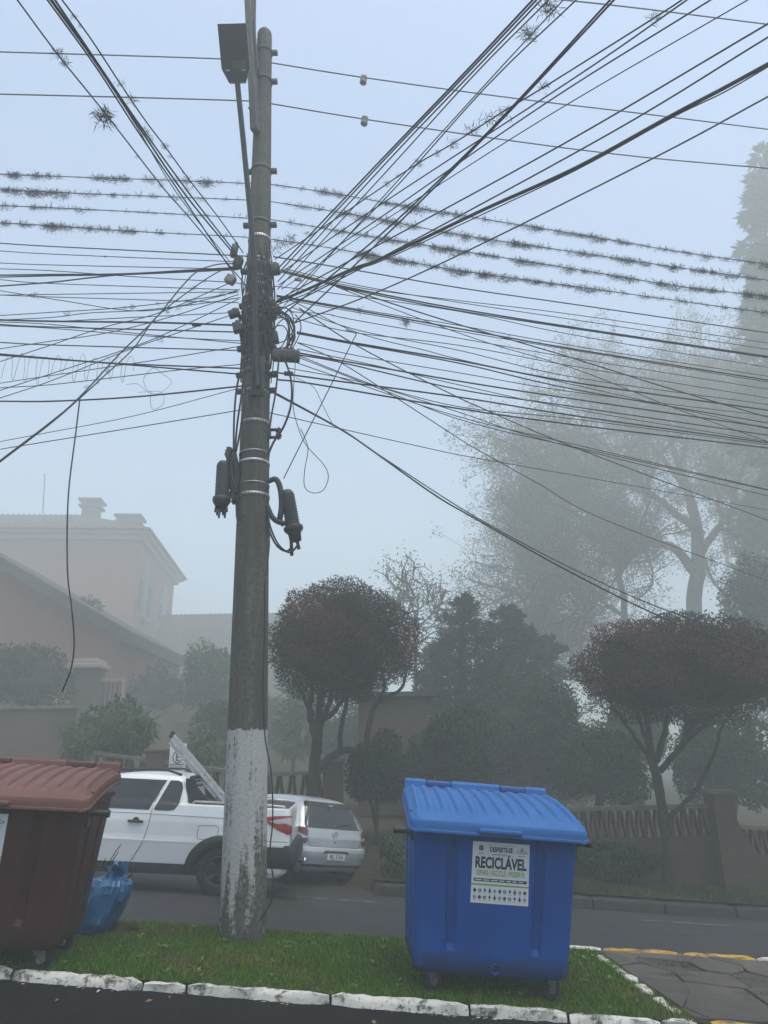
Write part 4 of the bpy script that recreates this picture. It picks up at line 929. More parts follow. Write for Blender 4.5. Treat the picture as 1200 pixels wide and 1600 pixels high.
cable('loose_wire', [aty(a, b_, PY-.1) for a, b_ in ((462, 590), (490, 605), (505, 635), (518, 660), (525, 668))], .0035, 'fine pale wire curling under the right-hand fan', None, M_CABLEL, 4)
# wires rising towards the viewer, right
UB = 'black cable in the sheaf climbing overhead to the upper right'; UG = 'cables climbing overhead to the upper right'
HZ = 6.5
for px, r_ in (
    ([(430, 424), (600, 245), (715, 125), (832, 0)], .010), ([(432, 430), (600, 250), (715, 130), (838, 0)], .009), ([(434, 440), (600, 258), (715, 137), (845, 0)], .008), ([(434, 452), (600, 272), (740, 118), (857, 0)], .007),
    ([(433, 478), (600, 312), (760, 135), (900, 0)], .007), ([(443, 479), (533, 380), (600, 372-60), (800, 165-48), (905, 0)][:2]+[(640, 262), (760, 130), (880, 0)], .006),
    ([(435, 497), (579, 380), (700, 268), (800, 167), (953, 0)], .010), ([(461, 503), (590, 380), (702, 270), (803, 167), (959, 0)], .010), ([(436, 428), (600, 316), (900, 120), (1073, 0)], .008), ([(436, 445), (600, 336), (850, 163), (1110, 0)], .008), ([(440, 452), (600, 345), (850, 185), (1168, 0)], .006)):
    UPR.append((px[-1][0], wire(px, pl, 0, r_, UB, UG, 0, 8, Z1=HZ+.1)))
number(UPR, lambda w_: 'black overhead cable, '+w_.replace('topmost', 'first')+' from the left in the sheaf leaving at upper right')
BEAD = [(430, 405), (520, 345), (605, 287), (655, 254), (708, 224), (785, 175), (850, 136), (1022, 28), (1065, 0)]
wire(BEAD, pl, 0, .008, 'knotted cable dotted with air plants climbing to the upper right', None, 0, 8, Z1=HZ+.1)
for px, lb in (([(432, 470), (600, 378), (880, 225), (1200, 37)], 'upper'), ([(436, 485), (610, 395), (950, 210), (1200, 58)], 'lower')):
    wire(px, pl, 0, .009, lb+' of the two cables just above the heavy twisted cable', None, 0, 8, Z1=HZ)
HV = [(432, 472), (480, 452), (549, 421), (600, 402), (750, 330), (900, 262), (1050, 180), (1130, 138), (1200, 100)]
wire(HV, pl, 0, .020, 'heavy twisted black cable rising to the right edge of the sky', None, 0, 8, Z1=HZ)
wire([(p[0]+1.5, p[1]+4+2*math.sin(i*2)) for i, p in enumerate(HV)], pl+.02, 0, .007, 'thin wire lashed along the heavy twisted cable', None, 0, 8, Z1=HZ)
wire([(459, 505), (573, 463), (720, 397), (1025, 245), (1200, 151)], pl, 0, .009, 'lone black cable just below the heavy twisted cable', None, 0, 8, Z1=HZ-.1)
# wires rising towards the viewer, left
VB = 'black cable in the sheaf climbing overhead to the upper left'; VG = 'cables climbing overhead to the upper left'
for px, r_ in (([(27, 0), (90, 85), (165, 178), (252, 290), (300, 345), (385, 447)], .008), ([(74, 0), (150, 105), (215, 205), (280, 300), (368, 432)], .009), ([(81, 0), (155, 105), (218, 200), (290, 305), (372, 405)], .011), ([(86, 0), (160, 110), (225, 205), (300, 308), (378, 408)], .010), ([(78, 0), (150, 100), (212, 195), (275, 300), (358, 408)], .006)):
    UPL.append((px[0][0], wire(px[::-1], pl, 0, r_, VB, VG, 0, 8, Z1=HZ+.3)))
number(UPL, lambda w_: 'black overhead cable, '+w_.replace('topmost', 'first')+' from the left in the sheaf leaving at upper left')
BEAD2 = [(380, 395), (345, 345), (295, 280), (257, 228), (226, 187), (188, 131), (140, 58), (97, 0)]
wire(BEAD2, pl, 0, .008, 'knotted cable dotted with air plants climbing to the upper left', None, 0, 8, Z1=HZ+.3)
# single air plants
def air_plant(px, py, Y, R_, label, n=60):
    R_ *= .8
    n = int(n*2.6)
    c = np.array(aty(px, py, Y)); e = rng.normal(size=(n, 3)); e /= np.linalg.norm(e, axis=1)[:, None]
    o = leaf_mesh('air_plant', rng.normal(size=(n, 3))*R_*np.array([.30, .2, .22]), rng.uniform(.15, .95, n)**1.5*R_, pick(TUFT_COLS, n, .3), None, aspect=.08, up=e, flop=.1)
    o.location = c; tag(o, label, 'air plant', 'single air plants on the wires')
def depth_on(px_pts, x_, Z1):
    P = [np.array(p, float) for p in px_pts]; d_ = np.cumsum([0]+[np.linalg.norm(P[i+1]-P[i]) for i in range(len(P)-1)]); d_ /= d_[-1]; Y1 = atz(P[-1][0], P[-1][1], Z1)[1]
    xs = [p[0] for p in P]; t_ = np.interp(x_, xs, d_) if xs[0] < xs[-1] else np.interp(-x_, [-q for q in xs], d_); return 1.0/((1-t_)/pl+t_/Y1)
W1 = [(385, 447), (300, 345), (252, 290), (165, 178), (90, 85), (27, 0)]
air_plant(163, 183, depth_on(W1, 165, HZ+.3), .15, 'largest shaggy air plant, alone on a cable at the upper left', 110)
air_plant(90, 84, depth_on(W1, 90, HZ+.3), .085, 'upper of a close pair of air plants near the top left corner', 60)
air_plant(101, 98, depth_on(W1, 100, HZ+.3), .075, 'lower of a close pair of air plants near the top left corner', 60)
SMB = 'small tuft of air plant clinging to an overhead cable'
for (x_, y_, s_), w_ in zip(((214, 245, .03), (251, 290, .06), (275, 312, .05)), ('upper', 'middle', 'lower')): air_plant(x_, y_, depth_on(W1, x_, HZ+.3), s_, w_+' small air plant tuft below the largest one on the outer left cable', 30)
KB = 0
for x_, y_, s_ in ((115, 27, .05), (125, 41, .03), (188, 131, .06), (208, 156, .09), (226, 204, .09), (236, 217, .06), (257, 228, .07), (265, 245, .04), (290, 282, .09), (294, 297, .08)):
    air_plant(x_, y_, depth_on(BEAD2, x_, HZ+.3), s_, 'air plant tuft, '+ORD[KB]+' on the knotted cable at the upper left', 36); KB += 1
KB = 0
for x_, y_, s_ in sorted(((605, 287, .07), (622, 275, .05), (655, 255, .09), (683, 240, .06), (708, 225, .09), (740, 203, .11), (763, 187, .12), (787, 176, .12), (850, 135, .09), (1022, 28, .09), (540, 333, .06), (480, 365, .07), (445, 380, .12), (455, 372, .13), (430, 388, .12), (570, 308, .05)), key=lambda e_: e_[1]):
    air_plant(x_, y_, depth_on(BEAD, x_, HZ+.1), s_, 'air plant tuft, '+ORD[KB]+' on the knotted cable at the upper right', 42); KB += 1
air_plant(826, 52, 4.3, .12, 'lower of two shaggy air plants at the top, right of centre', 90); air_plant(858, 14, 4.0, .12, 'upper of two shaggy air plants at the top, right of centre', 90)
air_plant(634, 503, PY+.7, .11, 'shaggy air plant on the bundle of cables right of the pole', 90); air_plant(562, 484, PY+.4, .08, 'small spiky air plant between pole and shaggy one on the right bundle', 50)
air_plant(54, 462, PY+.45, .09, 'spidery air plant on a thin wire near the left edge', 50)
KB = 0
for x_, y_, s_ in sorted(((206, 480, .09), (195, 481, .05), (246, 474, .05), (104, 491, .07), (297, 473, .08), (303, 450, .07), (262, 488, .06), (278, 482, .07), (249, 529, .09), (168, 580, .07), (348, 458, .07), (240, 501, .05), (164, 401, .04), (135, 605, .06), (320, 440, .04)), key=lambda e_: e_[1]):
    air_plant(x_, y_, PY+.2, s_, 'small air plant tuft, '+ORD[KB]+' from the top in the tangle left of the pole', 34); KB += 1
for (x_, y_, s_), w_ in zip(((520, 494, .03), (540, 497, .03), (795, 525, .04)), ('nearest to', 'second from', 'farthest from')): air_plant(x_, y_, PY+.3, s_, 'tiny air plant tuft in the right-hand fan, '+w_+' the pole', 30)
# ------------------------------------------------------------------ vehicles (front towards -x, rear bumper at x = 0, camera side = -y)
def plan(xf, xr, w_, rf, rr, n=7):
    out = []
    def arc(cx, cy_, r_, a0, a1):
        for i in range(n+1): a = a0+(a1-a0)*i/n; out.append((cx+r_*math.cos(a), cy_+r_*math.sin(a)))
    H = math.pi/2
    arc(xr-rr, -w_+rr, rr, -H, 0); arc(xr-rr, w_-rr, rr, 0, H); arc(xf+rf, w_-rf, rf, H, 2*H); arc(xf+rf, -w_+rf, rf, 2*H, 3*H); return out
def interp(tab, z, k_): return float(np.interp(z, [r_[0] for r_ in tab], [r_[k_] for r_ in tab]))
def car_body(tab, arches, parent, paint, name='body', arch_r=.36):
    zs = sorted(set([r_[0] for r_ in tab]+list(np.arange(tab[0][0], tab[-1][0], .045))))
    rings = [[(p[0], p[1], z) for p in plan(*(interp(tab, z, k_) for k_ in range(1, 6)))] for z in zs]
    mb = MB(); mb.loft(rings, 0, True, True, True); o = mb.build(name, paint, parent)
    for xa in arches:
        for s2 in (-1, 1):
            c = MB(); c.lathe([(0, -.16), (arch_r, -.16), (arch_r, .16), (0, .16)], 36, 0, Matrix.Translation((xa, s2*.80, .30)) @ Matrix.Rotation(math.pi/2, 4, 'X'))
            co_ = c.build('cutter', M_CLAD); co_.parent = parent
            bm = bmesh.new(); bm.from_mesh(co_.data); bmesh.ops.remove_doubles(bm, verts=bm.verts[:], dist=1e-5); bmesh.ops.recalc_face_normals(bm, faces=bm.faces[:]); bm.to_mesh(co_.data); bm.free()
            md = o.modifiers.new('cut', 'BOOLEAN'); md.operation = 'DIFFERENCE'; md.object = co_; md.solver = 'EXACT'; md.material_mode = 'TRANSFER'
            bpy.context.view_layer.update()
            me = bpy.data.meshes.new_from_object(o.evaluated_get(bpy.context.evaluated_depsgraph_get())); o.modifiers.clear(); old = o.data; o.data = me; bpy.data.meshes.remove(old); bpy.data.objects.remove(co_)
    sharp(o, 32); return o
def side(tab, rows, mi, mb, off=.004, s2=-1, nsub=6):
    """panel on the flank; rows = [(z, xl, xr)] bottom to top"""
    rr = []
    for i in range(len(rows)-1):
        for t_ in np.linspace(0, 1, nsub, endpoint=(i == len(rows)-2)):
            z = rows[i][0]+(rows[i+1][0]-rows[i][0])*t_; xl = rows[i][1]+(rows[i+1][1]-rows[i][1])*t_; xr = rows[i][2]+(rows[i+1][2]-rows[i][2])*t_; y = s2*(interp(tab, z, 3)+off); rr.append([(xl+(xr-xl)*k_/4, y, z) for k_ in range(5)])
    mb.loft(rr, mi, False)
def rear_x(tab, y, z, off):
    w_, xr, rr = interp(tab, z, 3), interp(tab, z, 2), interp(tab, z, 5); a = abs(y)-(w_-rr)
    return xr+off if a <= 0 else xr-rr+math.sqrt(max(0, rr*rr-min(a, rr)**2))+off
def rear(tab, rows, mi, mb, off=.004, nsub=5, ny=12):
    rr = []
    for i in range(len(rows)-1):
        for t_ in np.linspace(0, 1, nsub, endpoint=(i == len(rows)-2)):
            z = rows[i][0]+(rows[i+1][0]-rows[i][0])*t_; yl = rows[i][1]+(rows[i+1][1]-rows[i][1])*t_; yr = rows[i][2]+(rows[i+1][2]-rows[i][2])*t_
            rr.append([(rear_x(tab, yl+(yr-yl)*k_/ny, z, off), yl+(yr-yl)*k_/ny, z) for k_ in range(ny+1)])
    mb.loft(rr, mi, False)
def seam(tab, pts, parent, r_=.004, s2=-1, name='seam'):
    mb = MB(); q = [(x_, s2*(interp(tab, z, 3)+.0005), z) for x_, z in pts]; mb.tube(catmull(q, 6), r_, 4); mb.build(name, M_SEAM, parent)
def wheel(parent, x_, s2, y_, r_, rim_m, tw=.19, nsp=5):
    Mw = Matrix.Translation((x_, s2*y_, r_)) @ Matrix.Rotation(s2*math.pi/2*-1, 4, 'X') if s2 < 0 else Matrix.Translation((x_, s2*y_, r_)) @ Matrix.Rotation(-math.pi/2, 4, 'X')
    Mw = Matrix.Translation((x_, s2*y_, r_)) @ Matrix.Rotation(math.pi/2 if s2 < 0 else -math.pi/2, 4, 'X')     # local +z = outwards
    wl = empty('wheel'); wl.parent = parent
    mb = MB(); mb.lathe([(r_*.64, -tw), (r_*.93, -tw), (r_, -tw*.85), (r_, -.025), (r_*.93, 0), (r_*.70, .004), (r_*.64, -.01), (r_*.63, -tw)], 36, 0, Mw); mb.build('tyre', M_RUBBER, wl)
    mb = MB(); mb.lathe([(r_*.64, -.012), (r_*.60, -.02), (r_*.57, -.07), (r_*.2, -.075), (0, -.075)], 28, 1, Mw); mb.lathe([(r_*.65, -.008), (r_*.62, .0), (r_*.58, -.012), (r_*.57, -.07)], 28, 0, Mw); mb.lathe([(r_*.17, -.06), (r_*.15, -.018), (0, -.014)], 16, 0, Mw)
    for k_ in range(nsp):
        Ms = Mw @ Matrix.Rotation(2*math.pi*k_/nsp, 4, 'Z'); mb.prism([(r_*.1, -.032), (r_*.6, -.022), (r_*.6, .022), (r_*.1, .032)], -.045, -.015, 0, Ms)
    mb.build('rim', [rim_m, M_CLAD], wl)
def arch_flare(tab, parent, xa, s2, r0, r1, zc=.30, z_lo=.26, off=.022):
    rr = []
    for r_, o_ in ((r0, -.02), (r0, off*.8), (r0+.02, off), (r1-.02, off), (r1, off*.4), (r1, -.01)):
        ring = []
        for a in np.linspace(-.12, math.pi+.12, 26):
            x_ = xa+r_*math.cos(a); z = max(z_lo, zc+r_*math.sin(a)); ring.append((x_, s2*(interp(tab, z, 3)+o_), z))
        rr.append(ring)
    mb = MB(); mb.loft(rr, 0, False); mb.build('wheel_arch_trim', M_CLAD, parent)

# --- white pickup: (z, front, rear, half width, front corner radius, rear corner radius)
PK = [(.24, -4.30, -.12, .76, .25, .10), (.30, -4.38, -.03, .79, .28, .10), (.38, -4.40, 0, .805, .30, .10), (.62, -4.41, .0, .832, .30, .10), (.655, -4.41, .0, .838, .30, .10), (.69, -4.40, .0, .828, .30, .10), (.90, -4.36, -.005, .822, .32, .10), (1.00, -4.22, -.012, .812, .34, .10), (1.07, -3.75, -.02, .80, .34, .10), (1.115, -3.25, -.03, .79, .30, .10),
      (1.125, -3.18, -.06, .775, .28, .09), (1.130, -3.16, -1.36, .765, .28, .06), (1.14, -3.14, -1.40, .762, .28, .06), (1.30, -2.86, -1.43, .705, .26, .08), (1.42, -2.62, -1.46, .66, .25, .10), (1.475, -2.45, -1.50, .62, .22, .12), (1.505, -2.25, -1.58, .55, .2, .14), (1.52, -2.0, -1.75, .40, .1, .1)]
q = gnd(343, 1401); pk = empty('pickup_truck', (-1.235, 10.05, .095), (0, .064, .05)); pk.scale = (.892, .84, .845)
tag(pk, 'white extended-cab pickup with black wheel arches, passing behind the pole', 'pickup truck')
PW = car_body(PK, [-.88, -3.55], pk, M_WPAINT, arch_r=.355)
mb = MB(); side(PK, [(1.035, -2.80, -1.875), (1.05, -2.84, -1.868), (1.25, -2.62, -1.79), (1.38, -2.44, -1.735), (1.425, -2.36, -1.715)], 0, mb, .005); mb.build('door_window', M_GLASS, pk)
mb = MB(); side(PK, [(1.035, -1.80, -1.62), (1.05, -1.81, -1.545), (1.12, -1.785, -1.50), (1.33, -1.705, -1.485), (1.40, -1.68, -1.51), (1.425, -1.665, -1.56)], 0, mb, .005); mb.build('quarter_window', M_GLASS, pk)
for s2 in (1,):
    mb = MB(); side(PK, [(1.035, -2.80, -1.60), (1.25, -2.62, -1.55), (1.425, -2.36, -1.58)], 0, mb, .005, 1); mb.build('side_window', M_GLASS, pk)
seam(PK, [(-1.70, 1.46), (-1.80, 1.20), (-1.835, 1.03), (-1.85, .85), (-1.90, .62), (-2.02, .38)], pk)
seam(PK, [(-3.1, .98), (-2.4, .985), (-1.9, .985), (-1.3, .975), (-.35, .965)], pk, .003)
seam(PK, [(-1.20, .86), (-.96, .865), (-.955, .72), (-.98, .70), (-1.18, .695), (-1.205, .72), (-1.20, .86)], pk, .003, name='fuel_flap')
seam(PK, [(-.50, .70), (-.30, .705), (-.02, .705)], pk, .003)
for s2 in (-1, 1): mb = MB(); side(PK, [(.235, -4.0, -.3), (.30, -4.1, -.25), (.372, -4.1, -.30)], 0, mb, .012, s2); mb.build('sill_cladding', M_CLAD, pk)
for xa in (-.88, -3.55):
    for s2 in (-1, 1): arch_flare(PK, pk, xa, s2, .345, .455); wheel(pk, xa, s2, .80, .30, M_DRIM)
mb = MB(); mb.rbox((-2.02, -.845, .885), (.20, .030, .034), .013); h_ = mb.build('door_handle', M_BLACK, pk)
mb = MB(); mb.lathe([(0, .0), (.045, .0), (.055, -.006)], 18, 0, Matrix.Translation((-2.02, -.823, .885)) @ Matrix.Rotation(math.pi/2, 4, 'X')); mb.build('handle_cup', M_SEAM, h_)
# tail light on the corner: red wedge with a clear heart
mb = MB()
def corner(tab, poly_rows, mi, off):
    rr = []
    for z, s0, s1 in poly_rows:       # s = distance round the corner, 0 at the rear face edge, negative forward along the flank
        w_, xr, cr = interp(tab, z, 3), interp(tab, z, 2), interp(tab, z, 5); row = []
        for t_ in np.linspace(0, 1, 12):
            s_ = s0+(s1-s0)*t_; arc = cr*math.pi/2
            if s_ < -arc: row.append((xr-cr+(s_+arc), -(w_+off), z))
            elif s_ < 0: a = -math.pi/2-s_/cr*-1+math.pi/2*0; ang = -math.pi/2+(s_+arc)/cr; row.append((xr-cr+(cr+off)*math.cos(ang), -w_+cr+(cr+off)*math.sin(ang), z))
            else: row.append((xr+off, -w_+cr+s_, z))
        rr.append(row)
    mb.loft(rr, mi, False)
corner(PK, [(.80, -.10, -.03), (.84, -.19, .0), (.90, -.30, .0), (.965, -.42, .0), (.985, -.46, .0), (1.01, -.42, .0), (1.03, -.25, -.01), (1.038, -.12, -.02)], 0, .008)
corner(PK, [(.915, -.10, -.02), (.935, -.24, -.01), (.96, -.34, -.01), (.985, -.26, -.02), (1.015, -.12, -.04)], 1, .014)
tl = mb.build('tail_light', [M_RED, M_CLEAR], pk)
# bumper, tailgate edge, tow bar
mb = MB(); bt = [(.36, 0, .05, .80, .1, .12), (.42, 0, .10, .84, .1, .12), (.60, 0, .10, .84, .1, .12), (.66, 0, .06, .83, .1, .12)]
rings = [[(p[0], p[1], z) for p in plan(-.36, interp(bt, z, 2), interp(bt, z, 3), .03, .12)] for z in (.36, .40, .44, .60, .64, .66)]
mb.loft(rings, 0, True, True, True); sharp(mb.build('rear_bumper', M_CLAD, pk), 35)
mb = MB(); mb.tube([(-.2, 0, .36), (.16, 0, .36), (.18, 0, .42)], .025, 8); mb.tube([(-.05, -.45, .385), (.05, -.45, .385)], .022, 8); mb.build('tow_bar', M_CHROME, pk)
mb = MB(); rear(PK, [(.70, -.70, .70), (.85, -.71, .71), (1.08, -.70, .70)], 0, mb, .012); mb.build('tailgate', M_WPAINT, pk)
mb = MB(); mb.box((-.70, 0, 1.133), (1.28, 1.40, .006)); mb.build('bed_liner', M_CLAD, pk)
for s2 in (-1, 1):
    mb = MB(); mb.tube([(-1.34, s2*.735, 1.118), (-1.30, s2*.735, 1.165), (-.35, s2*.735, 1.160), (-.12, s2*.735, 1.150), (-.09, s2*.735, 1.115)], .016, 8); mb.build('bed_rail', M_ALU, pk)
# black hoop behind the cab
for s2 in (-1, 1):
    mb = MB(); o_ = [(-1.47, 1.46), (-1.36, 1.46), (-1.30, 1.35), (-1.12, 1.16), (-1.10, 1.125), (-1.42, 1.125)]; mb.prism(o_, -.02, .02, 0, Matrix.Translation((0, s2*.655, 0)) @ Matrix.Rotation(math.pi/2, 4, 'X')); mb.build('hoop_fin', M_CLAD, pk)
mb = MB(); mb.tube([(-1.40, -.62, 1.47), (-1.40, .62, 1.47)], .03, 8); mb.build('hoop_bar', M_CLAD, pk)
for z in (1.20, 1.27, 1.34, 1.41): mb = MB(); mb.box((-1.44, 0, z), (.02, 1.2, .025)); mb.build('window_bar', M_CLAD, pk)
for s2 in (-1, 1):
    mb = MB(); mb.tube([(-2.45, s2*.56, 1.49), (-2.35, s2*.56, 1.545), (-1.75, s2*.56, 1.555), (-1.55, s2*.56, 1.50)], .016, 8); mb.build('roof_rail', M_CLAD, pk)
mb = MB(); mb.rbox((-3.0, -.93, 1.08), (.10, .18, .13), .03); mb.build('wing_mirror', M_CLAD, pk)

# ladder standing in the bed, leaning over the cab
LB0, LB1 = np.array(aty(372, 1283, 9.95)), np.array(aty(263, 1153, 9.75))
lad = empty('ladder', LB0); tag(lad, 'aluminium extension ladder propped in the pickup bed', 'ladder')
dv = Vector(LB1-LB0); LL = dv.length; dv.normalize(); sv = Vector((0.25, -1, .2)); sv = (sv-dv*sv.dot(dv)).normalized(); nv = dv.cross(sv)
Mlad = Matrix(((sv.x, nv.x, dv.x, 0), (sv.y, nv.y, dv.y, 0), (sv.z, nv.z, dv.z, 0), (0, 0, 0, 1)))
for sec, (oz, w_, l0, l1) in enumerate(((0, .17, 0, LL*.97), (.055, .145, .0, LL))):
    for s2 in (-1, 1):
        mb = MB(); mb.box((s2*w_, oz, (l0+l1)/2), (.022, .034, l1-l0), 0, Mlad); mb.build('rail', M_ALU, lad)
    nr = 5
    for k_ in range(nr):
        mb = MB(); z = l0+.10+(l1-l0-.16)*k_/(nr-1); mb.tube([(-w_, oz, z), (w_, oz, z)], .013, 8, 0, True, Mlad); mb.build('rung', M_ALU, lad)
for s2 in (-1, 1):
    mb = MB(); mb.rbox((s2*.145, .055, LL), (.035, .05, .05), .01, 0, Mlad); mb.build('end_cap', M_BLACK, lad)

# --- silver hatchback
HB = [(.20, -3.60, -.18, .68, .3, .24), (.28, -3.72, -.06, .75, .35, .26), (.36, -3.78, .0, .785, .38, .28), (.50, -3.80, .025, .812, .38, .28), (.58, -3.80, .025, .82, .38, .28), (.635, -3.78, .0, .82, .38, .26), (.655, -3.77, -.05, .818, .38, .22), (.80, -3.70, -.06, .815, .38, .22), (.92, -3.55, -.09, .80, .4, .22), (.97, -3.2, -.115, .79, .4, .22), (1.0, -3.0, -.14, .775, .4, .22), (1.15, -2.72, -.235, .725, .38, .23), (1.30, -2.40, -.345, .66, .36, .25), (1.38, -2.18, -.42, .61, .34, .26), (1.42, -2.05, -.50, .57, .3, .27), (1.45, -1.9, -.62, .52, .28, .28), (1.47, -1.7, -.82, .43, .25, .25), (1.482, -1.5, -1.05, .30, .2, .2)]
q2 = gnd(487, 1385); hb = empty('hatchback_car')
hb.matrix_basis = Matrix.Translation((-.80, 11.1, -.045)) @ Matrix.Rotation(.12, 4, 'Y') @ Matrix.Rotation(-.05, 4, 'X') @ Matrix.Rotation(-.88, 4, 'Z') @ Matrix.Scale(.74, 4)
tag(hb, 'silver hatchback seen from behind, parked at the far kerb', 'car')
car_body(HB, [-.62, -3.05], hb, M_SPAINT, arch_r=.33)
mb = MB(); rear(HB, [(.965, -.64, .64), (1.0, -.66, .66), (1.20, -.60, .60), (1.38, -.53, .53), (1.41, -.48, .48)], 0, mb, .006); rw = mb.build('rear_window', M_GLASS, hb)
mb = MB(); rear(HB, [(1.325, -.50, .50), (1.405, -.46, .46)], 0, mb, .010); mb.build('window_tint_band', M_CLAD, rw)
mb = MB(); mb.rbox((-.315, 0, 1.36), (.02, .10, .02), .006); mb.build('brake_light', M_CLEAR, rw)
mb = MB(); side(HB, [(.99, -1.28, -.62), (1.15, -1.20, -.60), (1.28, -1.12, -.64), (1.36, -1.05, -.75), (1.38, -1.0, -.85)], 0, mb, .005); mb.build('quarter_window', M_GLASS, hb)
mb = MB(); side(HB, [(.99, -2.5, -1.36), (1.2, -2.2, -1.28), (1.38, -1.85, -1.1)], 0, mb, .005); mb.build('door_window', M_GLASS, hb)
for s2 in (-1, 1):
    mb = MB(); rr = []
    for z, y0, y1 in ((.70, .655, .80), (.74, .62, .81), (.93, .62, .80), (.965, .64, .79)):
        rr.append([(rear_x(HB, y_, z, .008), s2*y_, z) for y_ in np.linspace(y0, interp(HB, z, 3)-.004, 10)])
    rr2 = [r_+[(interp(HB, r_[0][2], 2)-interp(HB, r_[0][2], 5)-.16, s2*(interp(HB, r_[0][2], 3)+.006), r_[0][2])] for r_ in rr]
    mb.loft(rr2, 0, False); mb.build('tail_light', M_DRED, hb)
def rseam(pts, r_=.0045, name='seam'):
    mb = MB(); mb.tube(catmull([(rear_x(HB, y_, z, .001), y_, z) for y_, z in pts], 6), r_, 4); mb.build(name, M_SEAM, hb)
rseam([(-.60, .93), (-.60, .75), (-.56, .672), (-.3, .655), (0, .65), (.3, .655), (.56, .672), (.60, .75), (.60, .93)])
mb = MB(); rear(HB, [(.40, -.36, .36), (.46, -.33, .33), (.57, -.26, .26)], 0, mb, .003); mb.build('plate_recess', M_SPAINT, hb)
mb = MB(); rear(HB, [(.555, -.30, .30), (.60, -.26, .26)], 0, mb, .006); mb.build('painted_recess_shadow', M_CLAD, hb)  # black strip paints the shade along the top of the plate recess
mb = MB(); mb.box((rear_x(HB, 0, .50, .014), 0, .50), (.006, .40, .13)); np_ = mb.build('number_plate', M_WHITE, hb)
mb = MB(); XR = rear_x(HB, 0, .50, .0185); text_mesh(mb, 'IRL 5154', Matrix(((0, 0, 1, XR), (1, 0, 0, 0), (0, 1, 0, .462), (0, 0, 0, 1))), .105, 0, .002, .80)
for a, b_, c_, d_ in ((0, .558, .40, .008), (0, .442, .40, .008)): mb.box((XR, a, b_), (.001, c_, d_))
mb.build('lettering', M_INK, np_)
mb = MB(); rear(HB, [(.315, -.66, .66), (.345, -.70, .70), (.365, -.70, .70)], 0, mb, .008); mb.build('bumper_strip', M_CLAD, hb)
mb = MB(); rear(HB, [(.20, -.60, .60), (.24, -.62, .62)], 0, mb, .008); mb.build('valance', M_CLAD, hb)
mb = MB(); zc = .865; xc = rear_x(HB, 0, zc, .006); Me = Matrix(((0, 0, 1, xc), (1, 0, 0, 0), (0, 1, 0, zc), (0, 0, 0, 1)))
mb.tube([(.06*math.cos(a), .06*math.sin(a), .004) for a in np.linspace(0, 2*math.pi, 25)], .006, 6, 0, False, Me)
mb.tube([(-.022, .052, .004), (0, .004, .004), (.022, .052, .004)], .0055, 5, 0, True, Me); mb.tube([(-.048, .030, .004), (-.026, -.048, .004), (0, .000, .004), (.026, -.048, .004), (.048, .030, .004)], .0055, 5, 0, True, Me); mb.build('badge', M_CHROME, hb)
mb = MB(); mb.lathe([(0, .004), (.014, .004), (.016, 0)], 12, 0, Matrix(((0, 0, 1, rear_x(HB, 0, .74, .002)), (1, 0, 0, 0), (0, 1, 0, .74), (0, 0, 0, 1)))); mb.build('lock', M_SEAM, hb)
mb = MB(); mb.box((rear_x(HB, -.50, .715, .004), -.50, .715), (.003, .13, .014)); mb.build('model_lettering', M_RIM, hb)
mb = MB(); mb.tube([(rear_x(HB, 0, .975, .008), 0, .975), (rear_x(HB, .2, 1.04, .012), .2, 1.04), (rear_x(HB, .42, 1.05, .014), .42, 1.05)], .008, 5); mb.build('wiper', M_BLACK, hb)
for xa in (-.62, -3.05):
    for s2 in (-1, 1): wheel(hb, xa, s2, .785, .285, M_RIM)
for s2 in (-1, 1):
    mb = MB(); mb.rbox((-2.55, s2*.88, 1.02), (.10, .16, .12), .03); mb.build('wing_mirror', M_SPAINT, hb)
# ------------------------------------------------------------------ parking sign
sg0 = aty(276, 1208, 11.7); sg = empty('parking_sign', (sg0[0], sg0[1], gz(sg0[0])+.05)); tag(sg, 'white parking sign with a circled E behind the pickup roof', 'sign')
B = np.array(sg.location); zt, zb = aty(276, 1162, 11.7)[2]-B[2], sg0[2]-B[2]; wS = .125
mb = MB(); mb.tube([(0, .03, 0), (0, .03, zt+.03)], .025, 8); mb.build('post', M_STEEL, sg)
mb = MB(); mb.rbox((0, 0, (zt+zb)/2), (2*wS, .012, zt-zb), .004); pt = mb.build('plate', M_WHITE, sg)
mb = MB(); zc = zb+(zt-zb)*.54; Ms = Matrix(((1, 0, 0, 0), (0, 0, -1, -.0085), (0, 1, 0, zc), (0, 0, 0, 1)))
n = 28; ro, ri = .075, .062
vs_ = [(r_*math.cos(2*math.pi*k_/n), r_*1.25*math.sin(2*math.pi*k_/n), 0) for r_ in (ro, ri) for k_ in range(n)]
mb.add(vs_, [(k_, (k_+1) % n, n+(k_+1) % n, n+k_) for k_ in range(n)], 0, Ms); text_mesh(mb, 'E', Ms @ Matrix.Translation((0, -.052, 0)), .15, 0, .003, .85)
Ms2 = Matrix(((1, 0, 0, 0), (0, 0, -1, -.0085), (0, 1, 0, zb+.11), (0, 0, 0, 1))); text_mesh(mb, 'ESTACIONAMENTO', Ms2, .032, 1, .001, .75); text_mesh(mb, 'REGULAMENTADO', Ms2 @ Matrix.Translation((0, -.036, 0)), .03, 1, .0, .75)
mb.add([(-.04, zt-zb-.33+.14, 0), (.03, zt-zb-.33+.14, 0), (.03, zt-zb-.33+.17, 0), (-.04, zt-zb-.33+.17, 0)], [(0, 1, 2, 3)], 0, Ms2)
mb.build('lettering', [M_INK, M_LAMP], pt)

